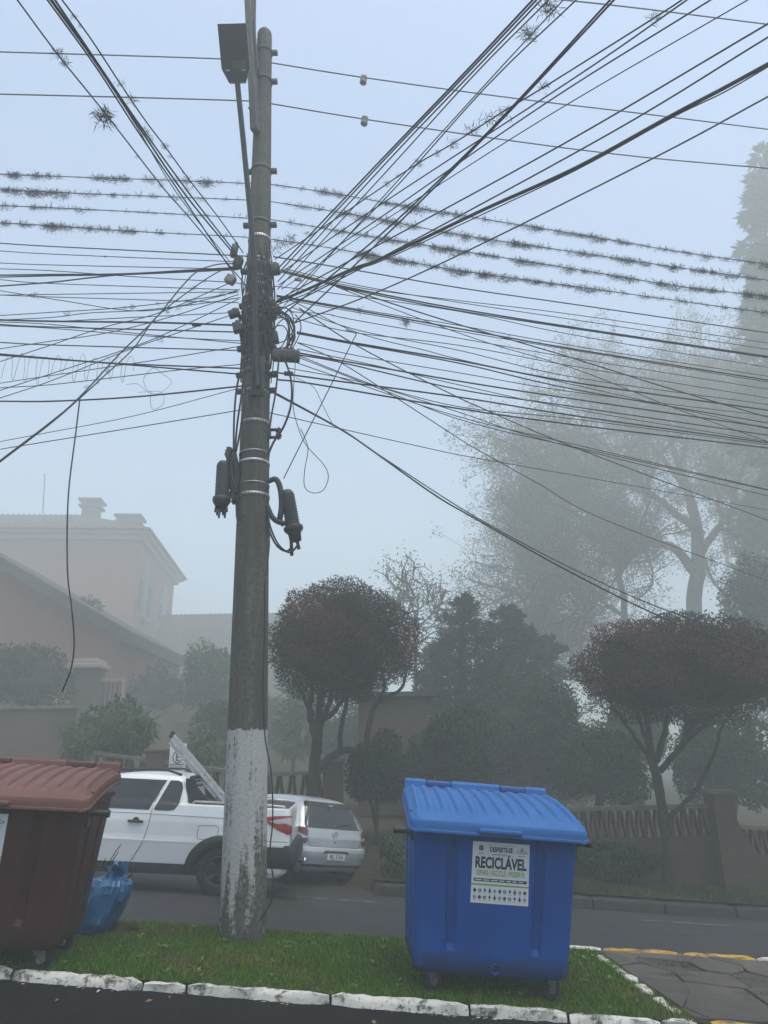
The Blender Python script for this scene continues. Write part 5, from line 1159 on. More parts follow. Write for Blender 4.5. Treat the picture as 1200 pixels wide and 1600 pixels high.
# ------------------------------------------------------------------ garden walls with openwork brick
def lattice_wall(name, label, x0, x1, y0, y1, ztop0, ztop1, lat_h, piers, rows=2, step=.15, base_drop=1.6):
    root = empty(name, (x0, y0, min(ztop0, ztop1)-base_drop)); tag(root, label, 'garden wall'); B = Vector(root.location)
    L = math.hypot(x1-x0, y1-y0); ang = math.atan2(y1-y0, x1-x0); sl = (ztop1-ztop0)/L
    Mr = Matrix.Rotation(ang, 4, 'Z'); T = .14
    def sh(pts): return [(p[0], p[1], p[2]+ztop0-B.z+sl*p[0]) for p in pts]
    def slab(nm, za, zb_, th, m, u0=0, u1=None, bev=0):
        u1 = L if u1 is None else u1; mb = MB(); P = sh([(u0, -th/2, za), (u1, -th/2, za), (u1, th/2, za), (u0, th/2, za), (u0, -th/2, zb_), (u1, -th/2, zb_), (u1, th/2, zb_), (u0, th/2, zb_)])
        mb.add(P, [(3, 2, 1, 0), (4, 5, 6, 7), (0, 1, 5, 4), (1, 2, 6, 5), (2, 3, 7, 6), (3, 0, 4, 7)], 0, Mr); return mb.build(nm, m, root)
    slab('coping', -.06, 0, T+.08, M_COPE); slab('base', -base_drop, -.06-lat_h, T, M_BRICK)
    rh = lat_h/rows
    me_ = {}
    for r_ in range(rows):
        zc = -.06-rh*(r_+.5)
        for k_ in range(int(L/step)):
            u = (k_+.5)*step
            if any(abs(u-p_) < .17 for p_ in piers): continue
            sgn = 1 if (k_+r_) % 2 else -1
            if sgn not in me_:
                mb = MB(); mb.box((0, 0, 0), (.032, T*.9, math.hypot(rh, step*.8)*1.0), 0, Matrix.Rotation(sgn*math.atan2(step*.8, rh), 4, 'Y')); o = mb.build('lattice_brick', M_BRK, root); me_[sgn] = o.data
            else:
                o = bpy.data.objects.new('lattice_brick', me_[sgn]); COL.objects.link(o); o.parent = root
            p = Mr @ Vector((u, 0, 0)); o.location = (p.x, p.y, ztop0-B.z+sl*u+zc); o.rotation_euler = (0, 0, ang)
    if rows > 1: slab('string_course', -.06-rh-.012, -.06-rh+.012, T*.95, M_BRK)
    for p_ in piers:
        mb = MB(); z_ = ztop0-B.z+sl*p_; q = Mr @ Vector((p_, -.02, 0)); mb.box((q.x, q.y, (z_+.14)/2), (.34, .34, z_+.14)); pi_ = mb.build('pier', M_BRICK, root)
        mb = MB(); mb.rbox((q.x, q.y, z_+.17), (.40, .40, .06), .01); mb.build('cap', M_COPE, pi_)
    return root
wy = 12.5
a = aty(840, 1263, wy); b_ = aty(1128, 1255, wy+.1)
lattice_wall('garden_wall', 'brick garden wall with openwork band behind the small forked tree', a[0], b_[0], wy, wy+.1, a[2], b_[2], .40, [b_[0]-a[0]-.05], 1, .072, 1.4)
a = aty(1145, 1288, wy+.05); b_ = aty(1330, 1296, wy+.2)
lattice_wall('garden_wall', 'lower stretch of openwork brick wall at the right picture edge', a[0], b_[0], wy+.05, wy+.2, a[2], b_[2], .36, [], 1, .072, 1.3)
a = aty(395, 1208, 14.2); b_ = aty(540, 1203, 13.8)
lattice_wall('garden_wall', 'brick garden wall with openwork band above the silver car', a[0]-.2, b_[0], 14.2, 13.8, a[2], b_[2], .62, [b_[0]-a[0]+.02], 1, .12, 2.0)
a = aty(150, 1178, 14.8); b_ = aty(372, 1206, 14.4)
lattice_wall('garden_wall', 'brick garden wall with openwork band between brown container and pole', a[0], b_[0]+.1, 14.8, 14.4, a[2]+.05, b_[2], .62, [1.25], 1, .12, 2.2)
# sloping brick buttress beside the lower stretch
q = aty(1150, 1285, 12.3); mb = MB(); bx0 = aty(1122, 1240, 12.35); o0 = np.array([bx0[0], 12.35, gz(bx0[0])])
mb.prism([(0, 0), (.55, 0), (.50, .45), (.28, .75), (.16, 1.1), (.12, bx0[2]-o0[2]), (-.14, bx0[2]-o0[2]), (-.14, 0)], -.12, .12, 0, Matrix.Rotation(math.pi/2, 4, 'X')); ob = mb.build('buttress', M_BRICK); ob.location = o0; tag(ob, 'tapering brick buttress between the two openwork wall stretches', 'buttress')
# brick garden shed wall behind the topiary
a = aty(560, 1090, 16.5); b_ = aty(668, 1086, 16.5); sh_ = empty('brick_shed', (a[0], 16.5, terrain(a[0], 16.5))); tag(sh_, 'low brick outbuilding between topiary and dark cypress', 'outbuilding')
Ws = b_[0]-a[0]; Hs = a[2]-terrain(a[0], 16.5)
mb = MB(); mb.box((Ws/2, 1.0, Hs/2), (Ws, 2.0, Hs)); mb.build('wall', M_BRICK, sh_)
mb = MB(); mb.prism([(-.15, -.15), (Ws+.15, -.15), (Ws+.15, 2.15), (-.15, 2.15)], Hs, Hs+.10); mb.build('roof', M_ROOF, sh_)
# plastered retaining wall and gate pillar on the left
a = aty(-60, 1104, 19.0); b_ = aty(112, 1108, 19.0); mb = MB(); z0 = gz(b_[0])
rw_ = empty('retaining_wall', (b_[0], 19.0, z0)); tag(rw_, 'weathered pinkish garden wall above the brown container', 'garden wall')
mb.box(((a[0]-b_[0])/2-1, .15, (b_[2]-z0)/2), (b_[0]-a[0]+2, .3, b_[2]-z0)); mb.build('plaster', M_PINKD, rw_)
mb = MB(); mb.rbox(((a[0]-b_[0])/2-1, .15, b_[2]-z0+.04), (b_[0]-a[0]+2.1, .4, .08), .02); mb.build('coping', M_COPE, rw_)
a = aty(140, 1046, 26); gp = empty('gate_pillar', (a[0], 26, terrain(a[0], 26))); tag(gp, 'pinkish gate pillar with stone cap among the shrubs on the left', 'gate pillar'); H_ = a[2]-gp.location.z
mb = MB(); mb.box((0, 0, H_/2), (.8, .8, H_)); mb.build('shaft', M_PINKD, gp); mb = MB(); mb.rbox((0, 0, H_+.07), (1.1, 1.1, .18), .03); mb.rbox((0, 0, H_+.24), (.85, .85, .16), .03); mb.build('cap', M_TRIM, gp)
a = aty(174, 1062, 26.2); gt = empty('timber_gate', (a[0], 26.2, terrain(a[0], 26.2))); tag(gt, 'small timber gate panel right of the gate pillar', 'gate'); H_ = a[2]-gt.location.z
mb = MB(); mb.box((0, 0, H_), (.95, .08, .10)); mb.box((.44, 0, H_/2), (.10, .10, H_)); mb.build('frame', M_TRIM, gt)
for k_ in range(6):
    mb = MB(); mb.box((-.38+.15*k_, .03, H_/2-.04), (.10, .03, H_-.1)); mb.build('slat', M_SHUT, gt)

# ------------------------------------------------------------------ houses
def ribbed(mb, p00, p10, p11, p01, n, amp, mi=0):
    """roof plane p00-p10 (eave) to p01-p11 (ridge) with ribs running up the slope"""
    P = [Vector(a_) for a_ in (p00, p10, p11, p01)]; nrm = (P[1]-P[0]).cross(P[3]-P[0]).normalized(); lo = []; hi = []
    for i in range(n*4+1):
        t_ = i/(n*4); k_ = nrm*(amp*math.cos(2*math.pi*i/4)); lo.append(tuple(P[0]+(P[1]-P[0])*t_+k_)); hi.append(tuple(P[3]+(P[2]-P[3])*t_+k_))
    mb.loft([lo, hi], mi, False)
KH = 1.55; A = np.array(aty(218, 832, 36.0*KH)); ZE = A[2]; zb_ = terrain(A[0], 36*KH)-.3; ang = math.atan2(.095, .995)
hs = empty('pink_house', (A[0], A[1], zb_), (0, 0, ang)); tag(hs, 'tall pale pink house with hipped tile roof fading into fog', 'house'); HE = (ZE-zb_)/KH; hs.scale = (KH, KH, KH)
mb = MB(); mb.box((-13, 5, HE/2), (26, 10, HE)); mb.build('wall', M_PINK, hs)
mb = MB(); mb.box((-13, 5, HE-.32), (26.5, 10.5, .24)); mb.box((-13, 5, HE-.10), (27.0, 11.0, .16)); mb.build('cornice', M_TRIM, hs)
mb = MB(); ov = .7; RH = 2.5; e = HE
c00, c10, c11, c01 = (-26-ov, -ov, e), (ov, -ov, e), (ov, 10+ov, e), (-26-ov, 10+ov, e); r0, r1 = (-22, 5, e+RH), (-4.6, 5, e+RH)
ribbed(mb, c00, c10, r1, r0, 60, .05); ribbed(mb, c10, c11, r1, r1, 24, .05); ribbed(mb, c11, c01, r0, r1, 60, .05)
mb.add([c00, c10, c11, c01], [(0, 1, 2, 3)]); rf = mb.build('roof', M_ROOF, hs)
def chimney(x_, y_, ztop, w_, base):
    mb = MB(); mb.box((x_, y_, (base+ztop-.5)/2), (w_, w_, ztop-.5-base)); mb.build('chimney', M_PINKD, rf)
    mb = MB(); mb.box((x_, y_, ztop-.42), (w_*1.4, w_*1.4, .12)); mb.box((x_, y_, ztop-.25), (w_*.9, w_*.9, .25)); mb.box((x_, y_, ztop-.06), (w_*1.5, w_*1.5, .12)); mb.build('chimney_cap', M_ROOF, rf)
inv = hs.matrix_basis.inverted() if False else (Matrix.Translation(Vector(hs.location)) @ Matrix.Rotation(ang, 4, 'Z') @ Matrix.Scale(KH, 4)).inverted()
def hl(p): v_ = inv @ Vector(p); return v_
c_ = hl(aty(145, 783, 40.5*KH)); chimney(c_.x, c_.y, c_.z, .85, HE+.5); c_ = hl(aty(228, 823, 40.5*KH)); chimney(c_.x-.9, c_.y, c_.z+.55, 1.0, HE)
def arch_window(yc, wd, z0, z1, shutter):
    M_ = Matrix.Translation((0, yc, 0)) @ Matrix(((0, 0, 1, 0), (1, 0, 0, 0), (0, 1, 0, 0), (0, 0, 0, 1)))
    def out(w_, a0_, a1_): return [(-w_, a0_), (w_, a0_)]+[(w_*math.cos(t_), a1_-w_+w_*math.sin(t_)) for t_ in np.linspace(0, math.pi, 12)]
    mb = MB(); mb.prism(out(wd/2+.14, z0-.1, z1+.14), -.02, .05, 0, M_); wn = mb.build('window', M_TRIM, hs)
    mb = MB(); mb.prism(out(wd/2, z0, z1), -.02, .07, 0, M_); mb.build('pane', M_DARKW, wn)
    mb = MB(); mb.box((.12, yc, z0-.14), (.3, wd+.5, .12)); mb.build('sill', M_TRIM, wn)
    if shutter:
        for s2 in (-1, 1): mb = MB(); mb.box((.12, yc+s2*(wd*.78), (z0+z1)/2-.5), (.06, wd*.5, (z1-z0)*.55)); mb.build('shutter', M_SHUT, wn)
w0, w1 = hl(aty(231, 963, 38.2*KH)), hl(aty(231, 880, 38.2*KH)); arch_window(w0.y if 1 < w0.y < 5 else 2.6, 1.3, w0.z, w1.z, True)
w0, w1 = hl(aty(258, 1000, 42.8*KH)), hl(aty(258, 917, 42.8*KH)); arch_window(7.2, 1.3, w0.z, w1.z, True)
# nearer low house, gable towards the street
Yg = 30.0; e0 = np.array(aty(208, 988, Yg)); t0 = np.array(aty(0, 868, Yg)); sl = (t0[2]-e0[2])/(t0[0]-e0[0]); ap = np.array([t0[0]-3.0, Yg, t0[2]-3.0*sl*1.0]); zb2 = terrain(e0[0], Yg)-.3
h2 = empty('low_house', (e0[0], Yg, zb2)); tag(h2, 'lower pinkish house with dark raking gable roof on the left', 'house')
ax_, az_ = ap[0]-e0[0], ap[2]-zb2; ez = e0[2]-zb2
mb = MB(); mb.prism([(-.5, 0), (-.5, ez+.2), (ax_, az_-.45), (2*ax_+.5, ez+.2), (2*ax_+.5, 0)], -9.0, 0, 0, Matrix.Rotation(math.pi/2, 4, 'X')); mb.build('wall', M_PINK, h2)
mb = MB(); th = .5
for (x0_, z0_, x1_, z1_) in ((0.0, ez, ax_, az_), (2*ax_, ez, ax_, az_)):
    s_ = -1 if x0_ == 0.0 else 1
    P = [(x0_, -1.1, z0_), (x1_, -1.1, z1_), (x1_, 9.4, z1_), (x0_, 9.4, z0_)]
    mb.add(P+[(a_[0], a_[1], a_[2]-th) for a_ in P], [(0, 1, 2, 3), (7, 6, 5, 4), (0, 4, 5, 1), (1, 5, 6, 2), (2, 6, 7, 3), (3, 7, 4, 0)])
rf2 = mb.build('roof', M_ROOF, h2)
mb = MB(); mb.box((ax_*.72, -.02, ez*.62), (1.1, .10, 1.3)); w2 = mb.build('window', M_TRIM, h2); mb = MB(); mb.box((ax_*.72, -.09, ez*.62), (.9, .06, 1.1)); mb.build('pane', M_DARKW, w2)
# far roof behind the pole
Yr = 58.0; a = np.array(aty(262, 967, Yr+7)); b_ = np.array(aty(372, 963, Yr+7)); c_ = np.array(aty(258, 1062, Yr)); zb3 = terrain(c_[0], Yr)-.3
h3 = empty('far_house', (c_[0], Yr, zb3)); tag(h3, 'distant house with broad grey ribbed roof, left of the pole', 'house'); W3 = 12.0; ez = c_[2]-zb3; rz = a[2]-zb3
mb = MB(); mb.box((W3/2-1.0, 5, ez/2), (W3-.8, 9.2, ez)); mb.build('wall', M_PINKD, h3)
mb = MB(); ribbed(mb, (-2.2, -.5, ez), (W3, -.5, ez), (W3, 5, rz), (-2.2, 5, rz), 34, .05); ribbed(mb, (W3, 10.5, ez), (-2.2, 10.5, ez), (-2.2, 5, rz), (W3, 5, rz), 34, .05); mb.build('roof', M_ROOF, h3)
for k_ in range(3):
    mb = MB(); mb.box((1.5+k_*2.6, .38, ez*.6), (1.2, .08, 1.4)); w3 = mb.build('window', M_TRIM, h3); mb = MB(); mb.box((1.5+k_*2.6, .33, ez*.6), (1.0, .06, 1.2)); mb.build('pane', M_DARKW, w3)
# thin aerial mast on the pink house
a = hl(aty(70, 740, 38*KH)); b_ = hl(aty(67, 802, 38*KH)); mb = MB(); mb.tube([tuple(b_), tuple(a)], .03, 6); mb.build('aerial', M_LAMP, hs)

# ------------------------------------------------------------------ vegetation
def far(Y): return Y if Y < 13.4 else 13.4+(min(Y, 17)-13.4)*3.4+max(0, Y-17)*2.4
def px_scale(px, py, Y): p = aty(px, py, Y)-CAM; return float(np.dot(p, F))/FPX
def core_mesh(name, c, rad, parent, col, seed, flatb=0):  # solid lump added inside a crown to block light between the leaves
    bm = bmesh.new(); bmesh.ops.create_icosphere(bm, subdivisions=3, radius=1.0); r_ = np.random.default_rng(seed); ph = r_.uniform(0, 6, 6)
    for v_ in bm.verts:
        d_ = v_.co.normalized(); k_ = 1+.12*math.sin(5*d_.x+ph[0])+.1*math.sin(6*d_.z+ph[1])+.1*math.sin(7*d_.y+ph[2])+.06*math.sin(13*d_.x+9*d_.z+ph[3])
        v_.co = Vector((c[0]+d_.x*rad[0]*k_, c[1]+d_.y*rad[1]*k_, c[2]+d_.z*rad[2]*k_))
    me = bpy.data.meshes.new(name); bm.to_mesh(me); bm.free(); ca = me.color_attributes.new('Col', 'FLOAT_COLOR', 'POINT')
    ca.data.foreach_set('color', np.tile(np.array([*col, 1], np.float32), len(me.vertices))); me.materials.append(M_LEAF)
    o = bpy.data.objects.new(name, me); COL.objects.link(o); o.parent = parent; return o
def lobes_points(n, rad, nl, lob=.45, seed=0):
    r_ = np.random.default_rng(seed); C_ = r_.normal(size=(nl, 3)); C_ /= np.linalg.norm(C_, axis=1)[:, None]; C_ *= r_.uniform(.3, .72, (nl, 1)); C_[:, 2] = np.where(C_[:, 2] < -.35, -.35*r_.random(nl), C_[:, 2]); R_ = r_.uniform(lob*.7, lob*1.2, nl)
    i = r_.integers(0, nl, n); d_ = r_.normal(size=(n, 3)); d_ /= np.linalg.norm(d_, axis=1)[:, None]
    P = C_[i]+d_*(R_[i]*r_.uniform(.55, 1.06, n)**.5)[:, None]
    return P*np.array(rad), d_
def bush(name, label, cx, cy, rx, ry, Y, cols, n=5000, leaf=.09, nl=14, lob=.42, core=True, aspect=.5, droop=0.0, seed=None, cat='shrub', group=None, bark=None):
    leaf *= far(Y)/Y; Y = far(Y); s_ = px_scale(cx, cy, Y); c = np.array(aty(cx, cy, Y)); zg = terrain(c[0], Y) if Y > 12 else gz(c[0]); root = empty(name, (c[0], c[1], zg)); tag(root, label, cat, group)
    rad = (rx*s_, max(.4, rx*s_*.8), ry*s_*1.05); o_ = c-np.array(root.location); seed = int(cx*7+cy) if seed is None else seed
    P, d_ = lobes_points(n, rad, nl, lob, seed); P += o_; P = P[P[:, 2] > .03]; d_ = d_[:len(P)]
    up = rng.normal(size=(len(P), 3)); up[:, 2] += .3-droop*1.5
    cr = leaf_mesh('crown', P, rng.uniform(.6, 1.3, len(P))*leaf, pick(cols, len(P), .28), root, aspect=aspect, up=up)
    if core: core_mesh('light_blocking_core', o_, tuple(.50*a_ for a_ in rad), root, tuple(np.array(cols[0])*.8), seed)  # added core, tinted darker than the leaves, stops light passing through
    mb = MB(); r0_ = max(.03, min(.16 if Y < 30 else .6, rx*s_*.07))
    for k_ in range(3 if Y < 30 else 1): mb.tube(catmull([(o_[0]*0+rng.normal()*.08, rng.normal()*.08, -.1), (o_[0]+rng.normal()*rad[0]*.12, o_[1]+rng.normal()*.1, max(.1, o_[2]*.5)), (o_[0]+rng.normal()*rad[0]*.2, o_[1], o_[2]+rad[2]*.05)], 4), np.linspace(r0_, r0_*.3, 9), 6)
    mb.build('trunk', bark or M_BARK, root); return root
DG = [(.018,.032,.018), (.026,.042,.022), (.034,.052,.026)]; MG = [(.035,.06,.026), (.05,.08,.034), (.06,.09,.04)]; LG_ = [(.075,.11,.05), (.10,.14,.065), (.06,.09,.04)]
bush('dark_shrub', 'dark broad shrub overhanging the pinkish wall at the left edge', 45, 1062, 85, 62, 16.5, DG, 9000, .10)
bush('garden_tree', 'leafy garden tree in front of the low pinkish house', 128, 1005, 62, 65, 20.5, MG, 7000, .12, cat='tree')
bush('strappy_shrub', 'pale long-leaved shrub above the pickup cab', 175, 1145, 68, 48, 14.4, MG, 4000, .12, droop=.3)
o = bush('strappy_leaves', 'arching pale green strap-leaved plant beside the ladder top', 195, 1130, 66, 42, 13.9, LG_, 2600, .22, core=False, aspect=.10, droop=.9, cat='plant')
bush('strappy_leaves', 'small pale strap-leaved plant left of the parking sign', 122, 1162, 30, 34, 14.0, LG_, 900, .22, core=False, aspect=.10, droop=.9, cat='plant')
bush('round_shrub', 'rounded green shrub below the distant roof beside the pole', 320, 1068, 58, 66, 18.5, MG, 7000, .10)
bush('round_shrub', 'dim grey-green shrub under the tall pink house', 238, 1090, 46, 60, 19.5, DG, 5000, .11)
bush('strappy_leaves', 'pale drooping plant between ladder and pole', 322, 1168, 38, 30, 14.6, LG_, 1400, .20, core=False, aspect=.11, droop=.9, cat='plant')
bush('low_shrub', 'dark low shrub behind the pole foot paint line', 345, 1150, 60, 50, 16.0, DG, 5000, .10)
bush('banana_plant', 'yellowish-green broad-leaved plant right of the pole', 462, 1125, 34, 78, 17.0, [(.10,.12,.05), (.08,.11,.045), (.12,.13,.06)], 900, .42, core=False, aspect=.22, droop=.2, cat='plant')
bush('dim_shrub', 'dim grey shrub seen between pole and topiary trunk', 440, 1130, 55, 70, 20.0, DG, 5000, .12)
bush('dim_shrub', 'dim dark shrub behind the topiary trunks', 545, 1150, 70, 55, 17.0, DG, 5500, .11)
bush('climber', 'dark green climber sprawling over the wall right of the silver car', 590, 1205, 62, 62, 13.6, DG, 11900, .08)
bush('climber', 'big dark shrub mass behind the blue container lid', 690, 1185, 95, 80, 13.8, DG, 20400, .08)
bush('dark_shrub', 'dark tall shrub right of the cypress', 820, 1150, 90, 95, 14.6, DG, 18700, .09)
bush('dark_shrub', 'dark hedge behind the openwork wall at centre right', 930, 1200, 85, 70, 14.2, DG, 15300, .09)
bush('dark_shrub', 'green leafy shrub behind the forked small tree', 985, 1140, 70, 85, 15.5, MG, 7000, .10)
bush('dark_shrub', 'dark shrub behind the buttress on the right', 1130, 1190, 100, 85, 14.8, DG, 15300, .10)
bush('ivy_tree', 'dark ivy-clad tree at the right picture edge above the topiary', 1192, 985, 62, 150, 16.8, DG, 12000, .10, nl=26, lob=.34, core=False, cat='tree')
bush('kerb_shrub', 'small leafy bush on the far kerb left of the blue container', 612, 1345, 22, 34, 11.3, MG, 2600, .06, nl=9, cat='shrub')
bush('low_shrub', 'low dark growth at the foot of the garden wall, right', 960, 1345, 80, 34, 12.1, DG, 8500, .07)
bush('low_shrub', 'low dark growth at the foot of the garden wall beside blue container', 760, 1320, 120, 60, 12.2, DG, 13600, .07)

def topiary(name, label, cx, ytop, ymid, ybot, rx, Y, base_px, stems, seed, redbias):
    s_ = px_scale(cx, ymid, Y); c = np.array(aty(cx, ymid, Y)); b0 = np.array(aty(base_px[0], base_px[1], Y)); b0[2] = gz(b0[0])+.05
    root = empty(name, b0); tag(root, label, 'tree'); o_ = c-b0; r_ = np.random.default_rng(seed)
    R_ = rx*s_; ht = (ymid-ytop)*s_*1.05; hb = (ybot-ymid)*s_*1.05; n = 62000
    d_ = r_.normal(size=(n, 3)); d_ /= np.linalg.norm(d_, axis=1)[:, None]
    lump = 1+.05*np.sin(4*d_[:, 0]+seed)+.05*np.sin(5*d_[:, 1]+2)+.045*np.sin(8*d_[:, 2]+d_[:, 0]*6)+.03*np.sin(17*d_[:, 0]+11*d_[:, 1])+.03*np.sin(23*d_[:, 2]+9*d_[:, 0]+seed)
    rr = r_.uniform(.0, 1, n)**.28*lump*(1+r_.normal(size=n)*.011)
    P = d_*rr[:, None]*np.array([R_, R_*.9, 1]); P[:, 2] *= np.where(d_[:, 2] > 0, ht, hb)
    # thin the underside so stems and light show through
    keep = ~((d_[:, 2] < -.45) & (r_.random(n) < .35)); P, d_, rr, = P[keep], d_[keep], rr[keep]; n = len(P)
    col = pick([(.040,.036,.024), (.046,.038,.026)], n, .12)
    cl = np.sin(P[:, 0]*3.3+seed)+np.sin(P[:, 1]*4.1+1)+np.sin(P[:, 2]*5.2+P[:, 0]*2)+r_.normal(size=n)*.9
    vb = 1+.28*np.sin(P[:, 0]*6.1+seed)*np.sin(P[:, 1]*5.3+1)+.22*np.sin(P[:, 2]*8.7+P[:, 0]*5); col *= np.clip(vb, .5, 1.6)[:, None]
    red = (rr > .80) & (cl > .35-redbias) & (d_[:, 2] > -.35); col[red] = pick([(.11,.036,.032), (.085,.034,.028), (.13,.042,.038)], red.sum(), .15)
    leaf_mesh('crown', P+o_, r_.uniform(.032, .070, n), col, root, aspect=.42)
    core_mesh('light_blocking_core', o_+np.array([0, 0, .05]), (R_*.74, R_*.66, (ht+hb)*.36), root, (.02,.02,.014), seed)  # dark core added inside the dome to block light
    for st in stems:
        pts = [np.array(aty(p[0], p[1], Y+(p[3] if len(p) > 3 else 0)))-b0 for p in st]; rad = [p[2]*s_*.86 for p in st]
        if st is stems[0]: pts[0][2] = -.1
        cp = catmull(pts, 6); rv = np.interp(np.linspace(0, len(pts)-1, len(cp)), range(len(pts)), rad); mb = MB(); mb.tube([p+rng.normal(size=3)*.006 for p in cp], rv, 8); mb.build('trunk' if st is stems[0] else 'stem', M_BARK, root)
    return root
topiary('topiary_tree', 'dome-clipped red-tinged tree standing right of the pole', 535, 915, 1012, 1092, 117, 12.7, (490, 1300),
        [[(490, 1300, 11), (490, 1240, 10), (492, 1195, 10), (496, 1150, 9), (500, 1100, 6), (505, 1050, 4)], [(493, 1150, 7), (484, 1110, 5), (487, 1078, 4), (480, 1040, 3)], [(497, 1140, 6), (512, 1105, 5), (520, 1075, 4), (522, 1030, 2)], [(500, 1130, 6), (522, 1112, 5), (540, 1085, 4), (552, 1050, 3)], [(490, 1120, 5), (471, 1082, 3), (455, 1050, 2)],
         [(492, 1205, 7), (512, 1187, 6), (540, 1172, 6), (568, 1171, 5), (577, 1130, 5), (590, 1098, 4), (625, 1078, 3), (635, 1050, 2)], [(533, 1174, 5), (532, 1140, 4), (541, 1100, 4), (550, 1070, 3)], [(588, 1100, 3), (600, 1075, 3), (598, 1050, 2)], [(500, 1110, 5), (506, 1080, 4), (500, 1040, 3)]], 3, .1)
topiary('topiary_tree', 'broad dome-clipped red-tinged tree at the right, under the drop cables', 1062, 965, 1050, 1130, 152, 12.0, (1042, 1398),
        [[(1042, 1398, 8), (1040, 1320, 8), (1036, 1270, 8), (1028, 1225, 9), (1018, 1180, 7), (1012, 1130, 5), (1005, 1080, 3)], [(1030, 1215, 6), (1005, 1170, 4), (980, 1135, 3), (955, 1100, 3), (945, 1070, 2)], [(1025, 1190, 6), (1040, 1140, 5), (1045, 1100, 4), (1050, 1060, 2)], [(1032, 1205, 6), (1060, 1170, 5), (1085, 1130, 4), (1095, 1080, 3)], [(1055, 1178, 4), (1080, 1150, 4), (1110, 1125, 3), (1140, 1095, 2)],
         [(1040, 1278, 5), (1062, 1262, 4), (1090, 1230, 4), (1115, 1180, 3), (1130, 1130, 2)], [(1018, 1180, 4), (1000, 1130, 3), (990, 1090, 2)], [(1070, 1150, 4), (1072, 1120, 3), (1065, 1080, 2)]], 5, .35)

def branchy(name, label, Y, limbs, nsub, ntw, sub_len, tw_len, cols, nleaf, leaf, seed, base_px, bark, yspread=2.5, up_bias=.25):
    k0 = far(Y)/Y; Y = far(Y); sub_len *= k0; tw_len *= k0; leaf *= k0; yspread *= k0
    r_ = np.random.default_rng(seed); b0 = np.array(aty(base_px[0], base_px[1], Y)); zg = terrain(b0[0], Y); b0[2] = min(b0[2], zg); root = empty(name, b0); tag(root, label, 'tree')
    tips = []; twm = MB(); li = 0
    for lb_ in limbs:
        s_ = px_scale(lb_[0][0], lb_[0][1], Y); yo = 0 if li == 0 else r_.uniform(-yspread, yspread); pts = [np.array(aty(p[0], p[1], Y+yo*(k_/(len(lb_)-1))))-b0 for k_, p in enumerate(lb_)]
        if li == 0: pts[0][2] = -.2
        cp = catmull(pts, 7); rv = np.interp(np.linspace(0, len(pts)-1, len(cp)), range(len(pts)), [p[2]*s_*.72 for p in lb_]); wob = r_.normal(size=(len(cp), 3)).cumsum(0)*.02
        cp = [c_+w_*(0 if k_ < 2 else 1) for k_, (c_, w_) in enumerate(zip(cp, wob))]; mb = MB(); mb.tube(cp, rv, 9); mb.build('trunk' if li == 0 else 'limb', bark, root); li += 1
        for _ in range(nsub if li > 1 else nsub//2):
            k_ = int(len(cp)*r_.uniform(.3, 1.0))-1; p0 = cp[max(1, k_)]; dr = cp[max(1, k_)]-cp[max(0, k_-1)]; dr = dr/(np.linalg.norm(dr)+1e-9)
            dv_ = dr*.7+r_.normal(size=3)*.75; dv_[2] += up_bias; dv_ /= np.linalg.norm(dv_); L_ = sub_len*r_.uniform(.5, 1.2); sp__ = [p0]
            for q in range(5): dv_ = dv_+r_.normal(size=3)*.28; dv_ /= np.linalg.norm(dv_); sp__.append(sp__[-1]+dv_*L_/5)
            r0_ = min(rv[max(1, k_)]*.6, .09); twm.tube(sp__, np.linspace(r0_*k0, .018*k0, 6), 5)
            for _ in range(ntw):
                p1 = sp__[r_.integers(1, 6)]; e_ = dv_*.5+r_.normal(size=3)*.8; e_[2] += up_bias*.6; e_ /= np.linalg.norm(e_); l_ = tw_len*r_.uniform(.5, 1.3); q1 = p1+e_*l_*.5+r_.normal(size=3)*.08; q2_ = q1+(e_+r_.normal(size=3)*.5)*l_*.5
                twm.tube([p1, q1, q2_], [.018*k0, .012*k0, .006*k0], 3, 0, False); tips += [q1, q2_]
    bo = twm.build('branches', bark, root); bo['kind'] = 'stuff'
    T_ = np.array(tips); i = r_.integers(0, len(T_), nleaf); P = T_[i]+r_.normal(size=(nleaf, 3))*.17*k0*min(1, tw_len)
    leaf_mesh('crown', P, r_.uniform(.6, 1.3, nleaf)*leaf, pick(cols, nleaf, .25), root, aspect=.4); return root
PG = [(.07,.085,.05), (.09,.10,.06), (.06,.07,.045), (.10,.10,.065)]
branchy('old_tree', 'huge spreading tree with sparse foliage looming in fog on the right', 25.0,
        [[(1085, 1090, 20), (1085, 960, 17), (1090, 880, 16), (1082, 800, 12), (1060, 730, 9), (1040, 670, 5), (1010, 635, 3)],
         [(1086, 895, 11), (1050, 855, 9), (1005, 845, 8), (955, 815, 6), (905, 770, 4), (868, 735, 3), (848, 704, 2)], [(1080, 820, 9), (1030, 780, 7), (980, 735, 5), (930, 690, 4), (890, 650, 2)], [(1070, 760, 7), (1020, 700, 5), (975, 650, 3), (955, 625, 2)], [(1092, 870, 9), (1130, 820, 7), (1170, 780, 5), (1220, 720, 4)],
         [(1060, 735, 6), (1075, 680, 4), (1095, 640, 3), (1100, 610, 2)], [(1010, 845, 6), (960, 850, 4), (910, 835, 3), (862, 815, 2), (832, 803, 2)], [(950, 812, 4), (900, 805, 3), (855, 770, 2), (832, 748, 2)], [(1140, 815, 5), (1150, 760, 4), (1175, 700, 3), (1180, 650, 2)]], 15, 13, 2.8, 1.5, PG, 140000, .10, 21, (1085, 1090), M_BARK)
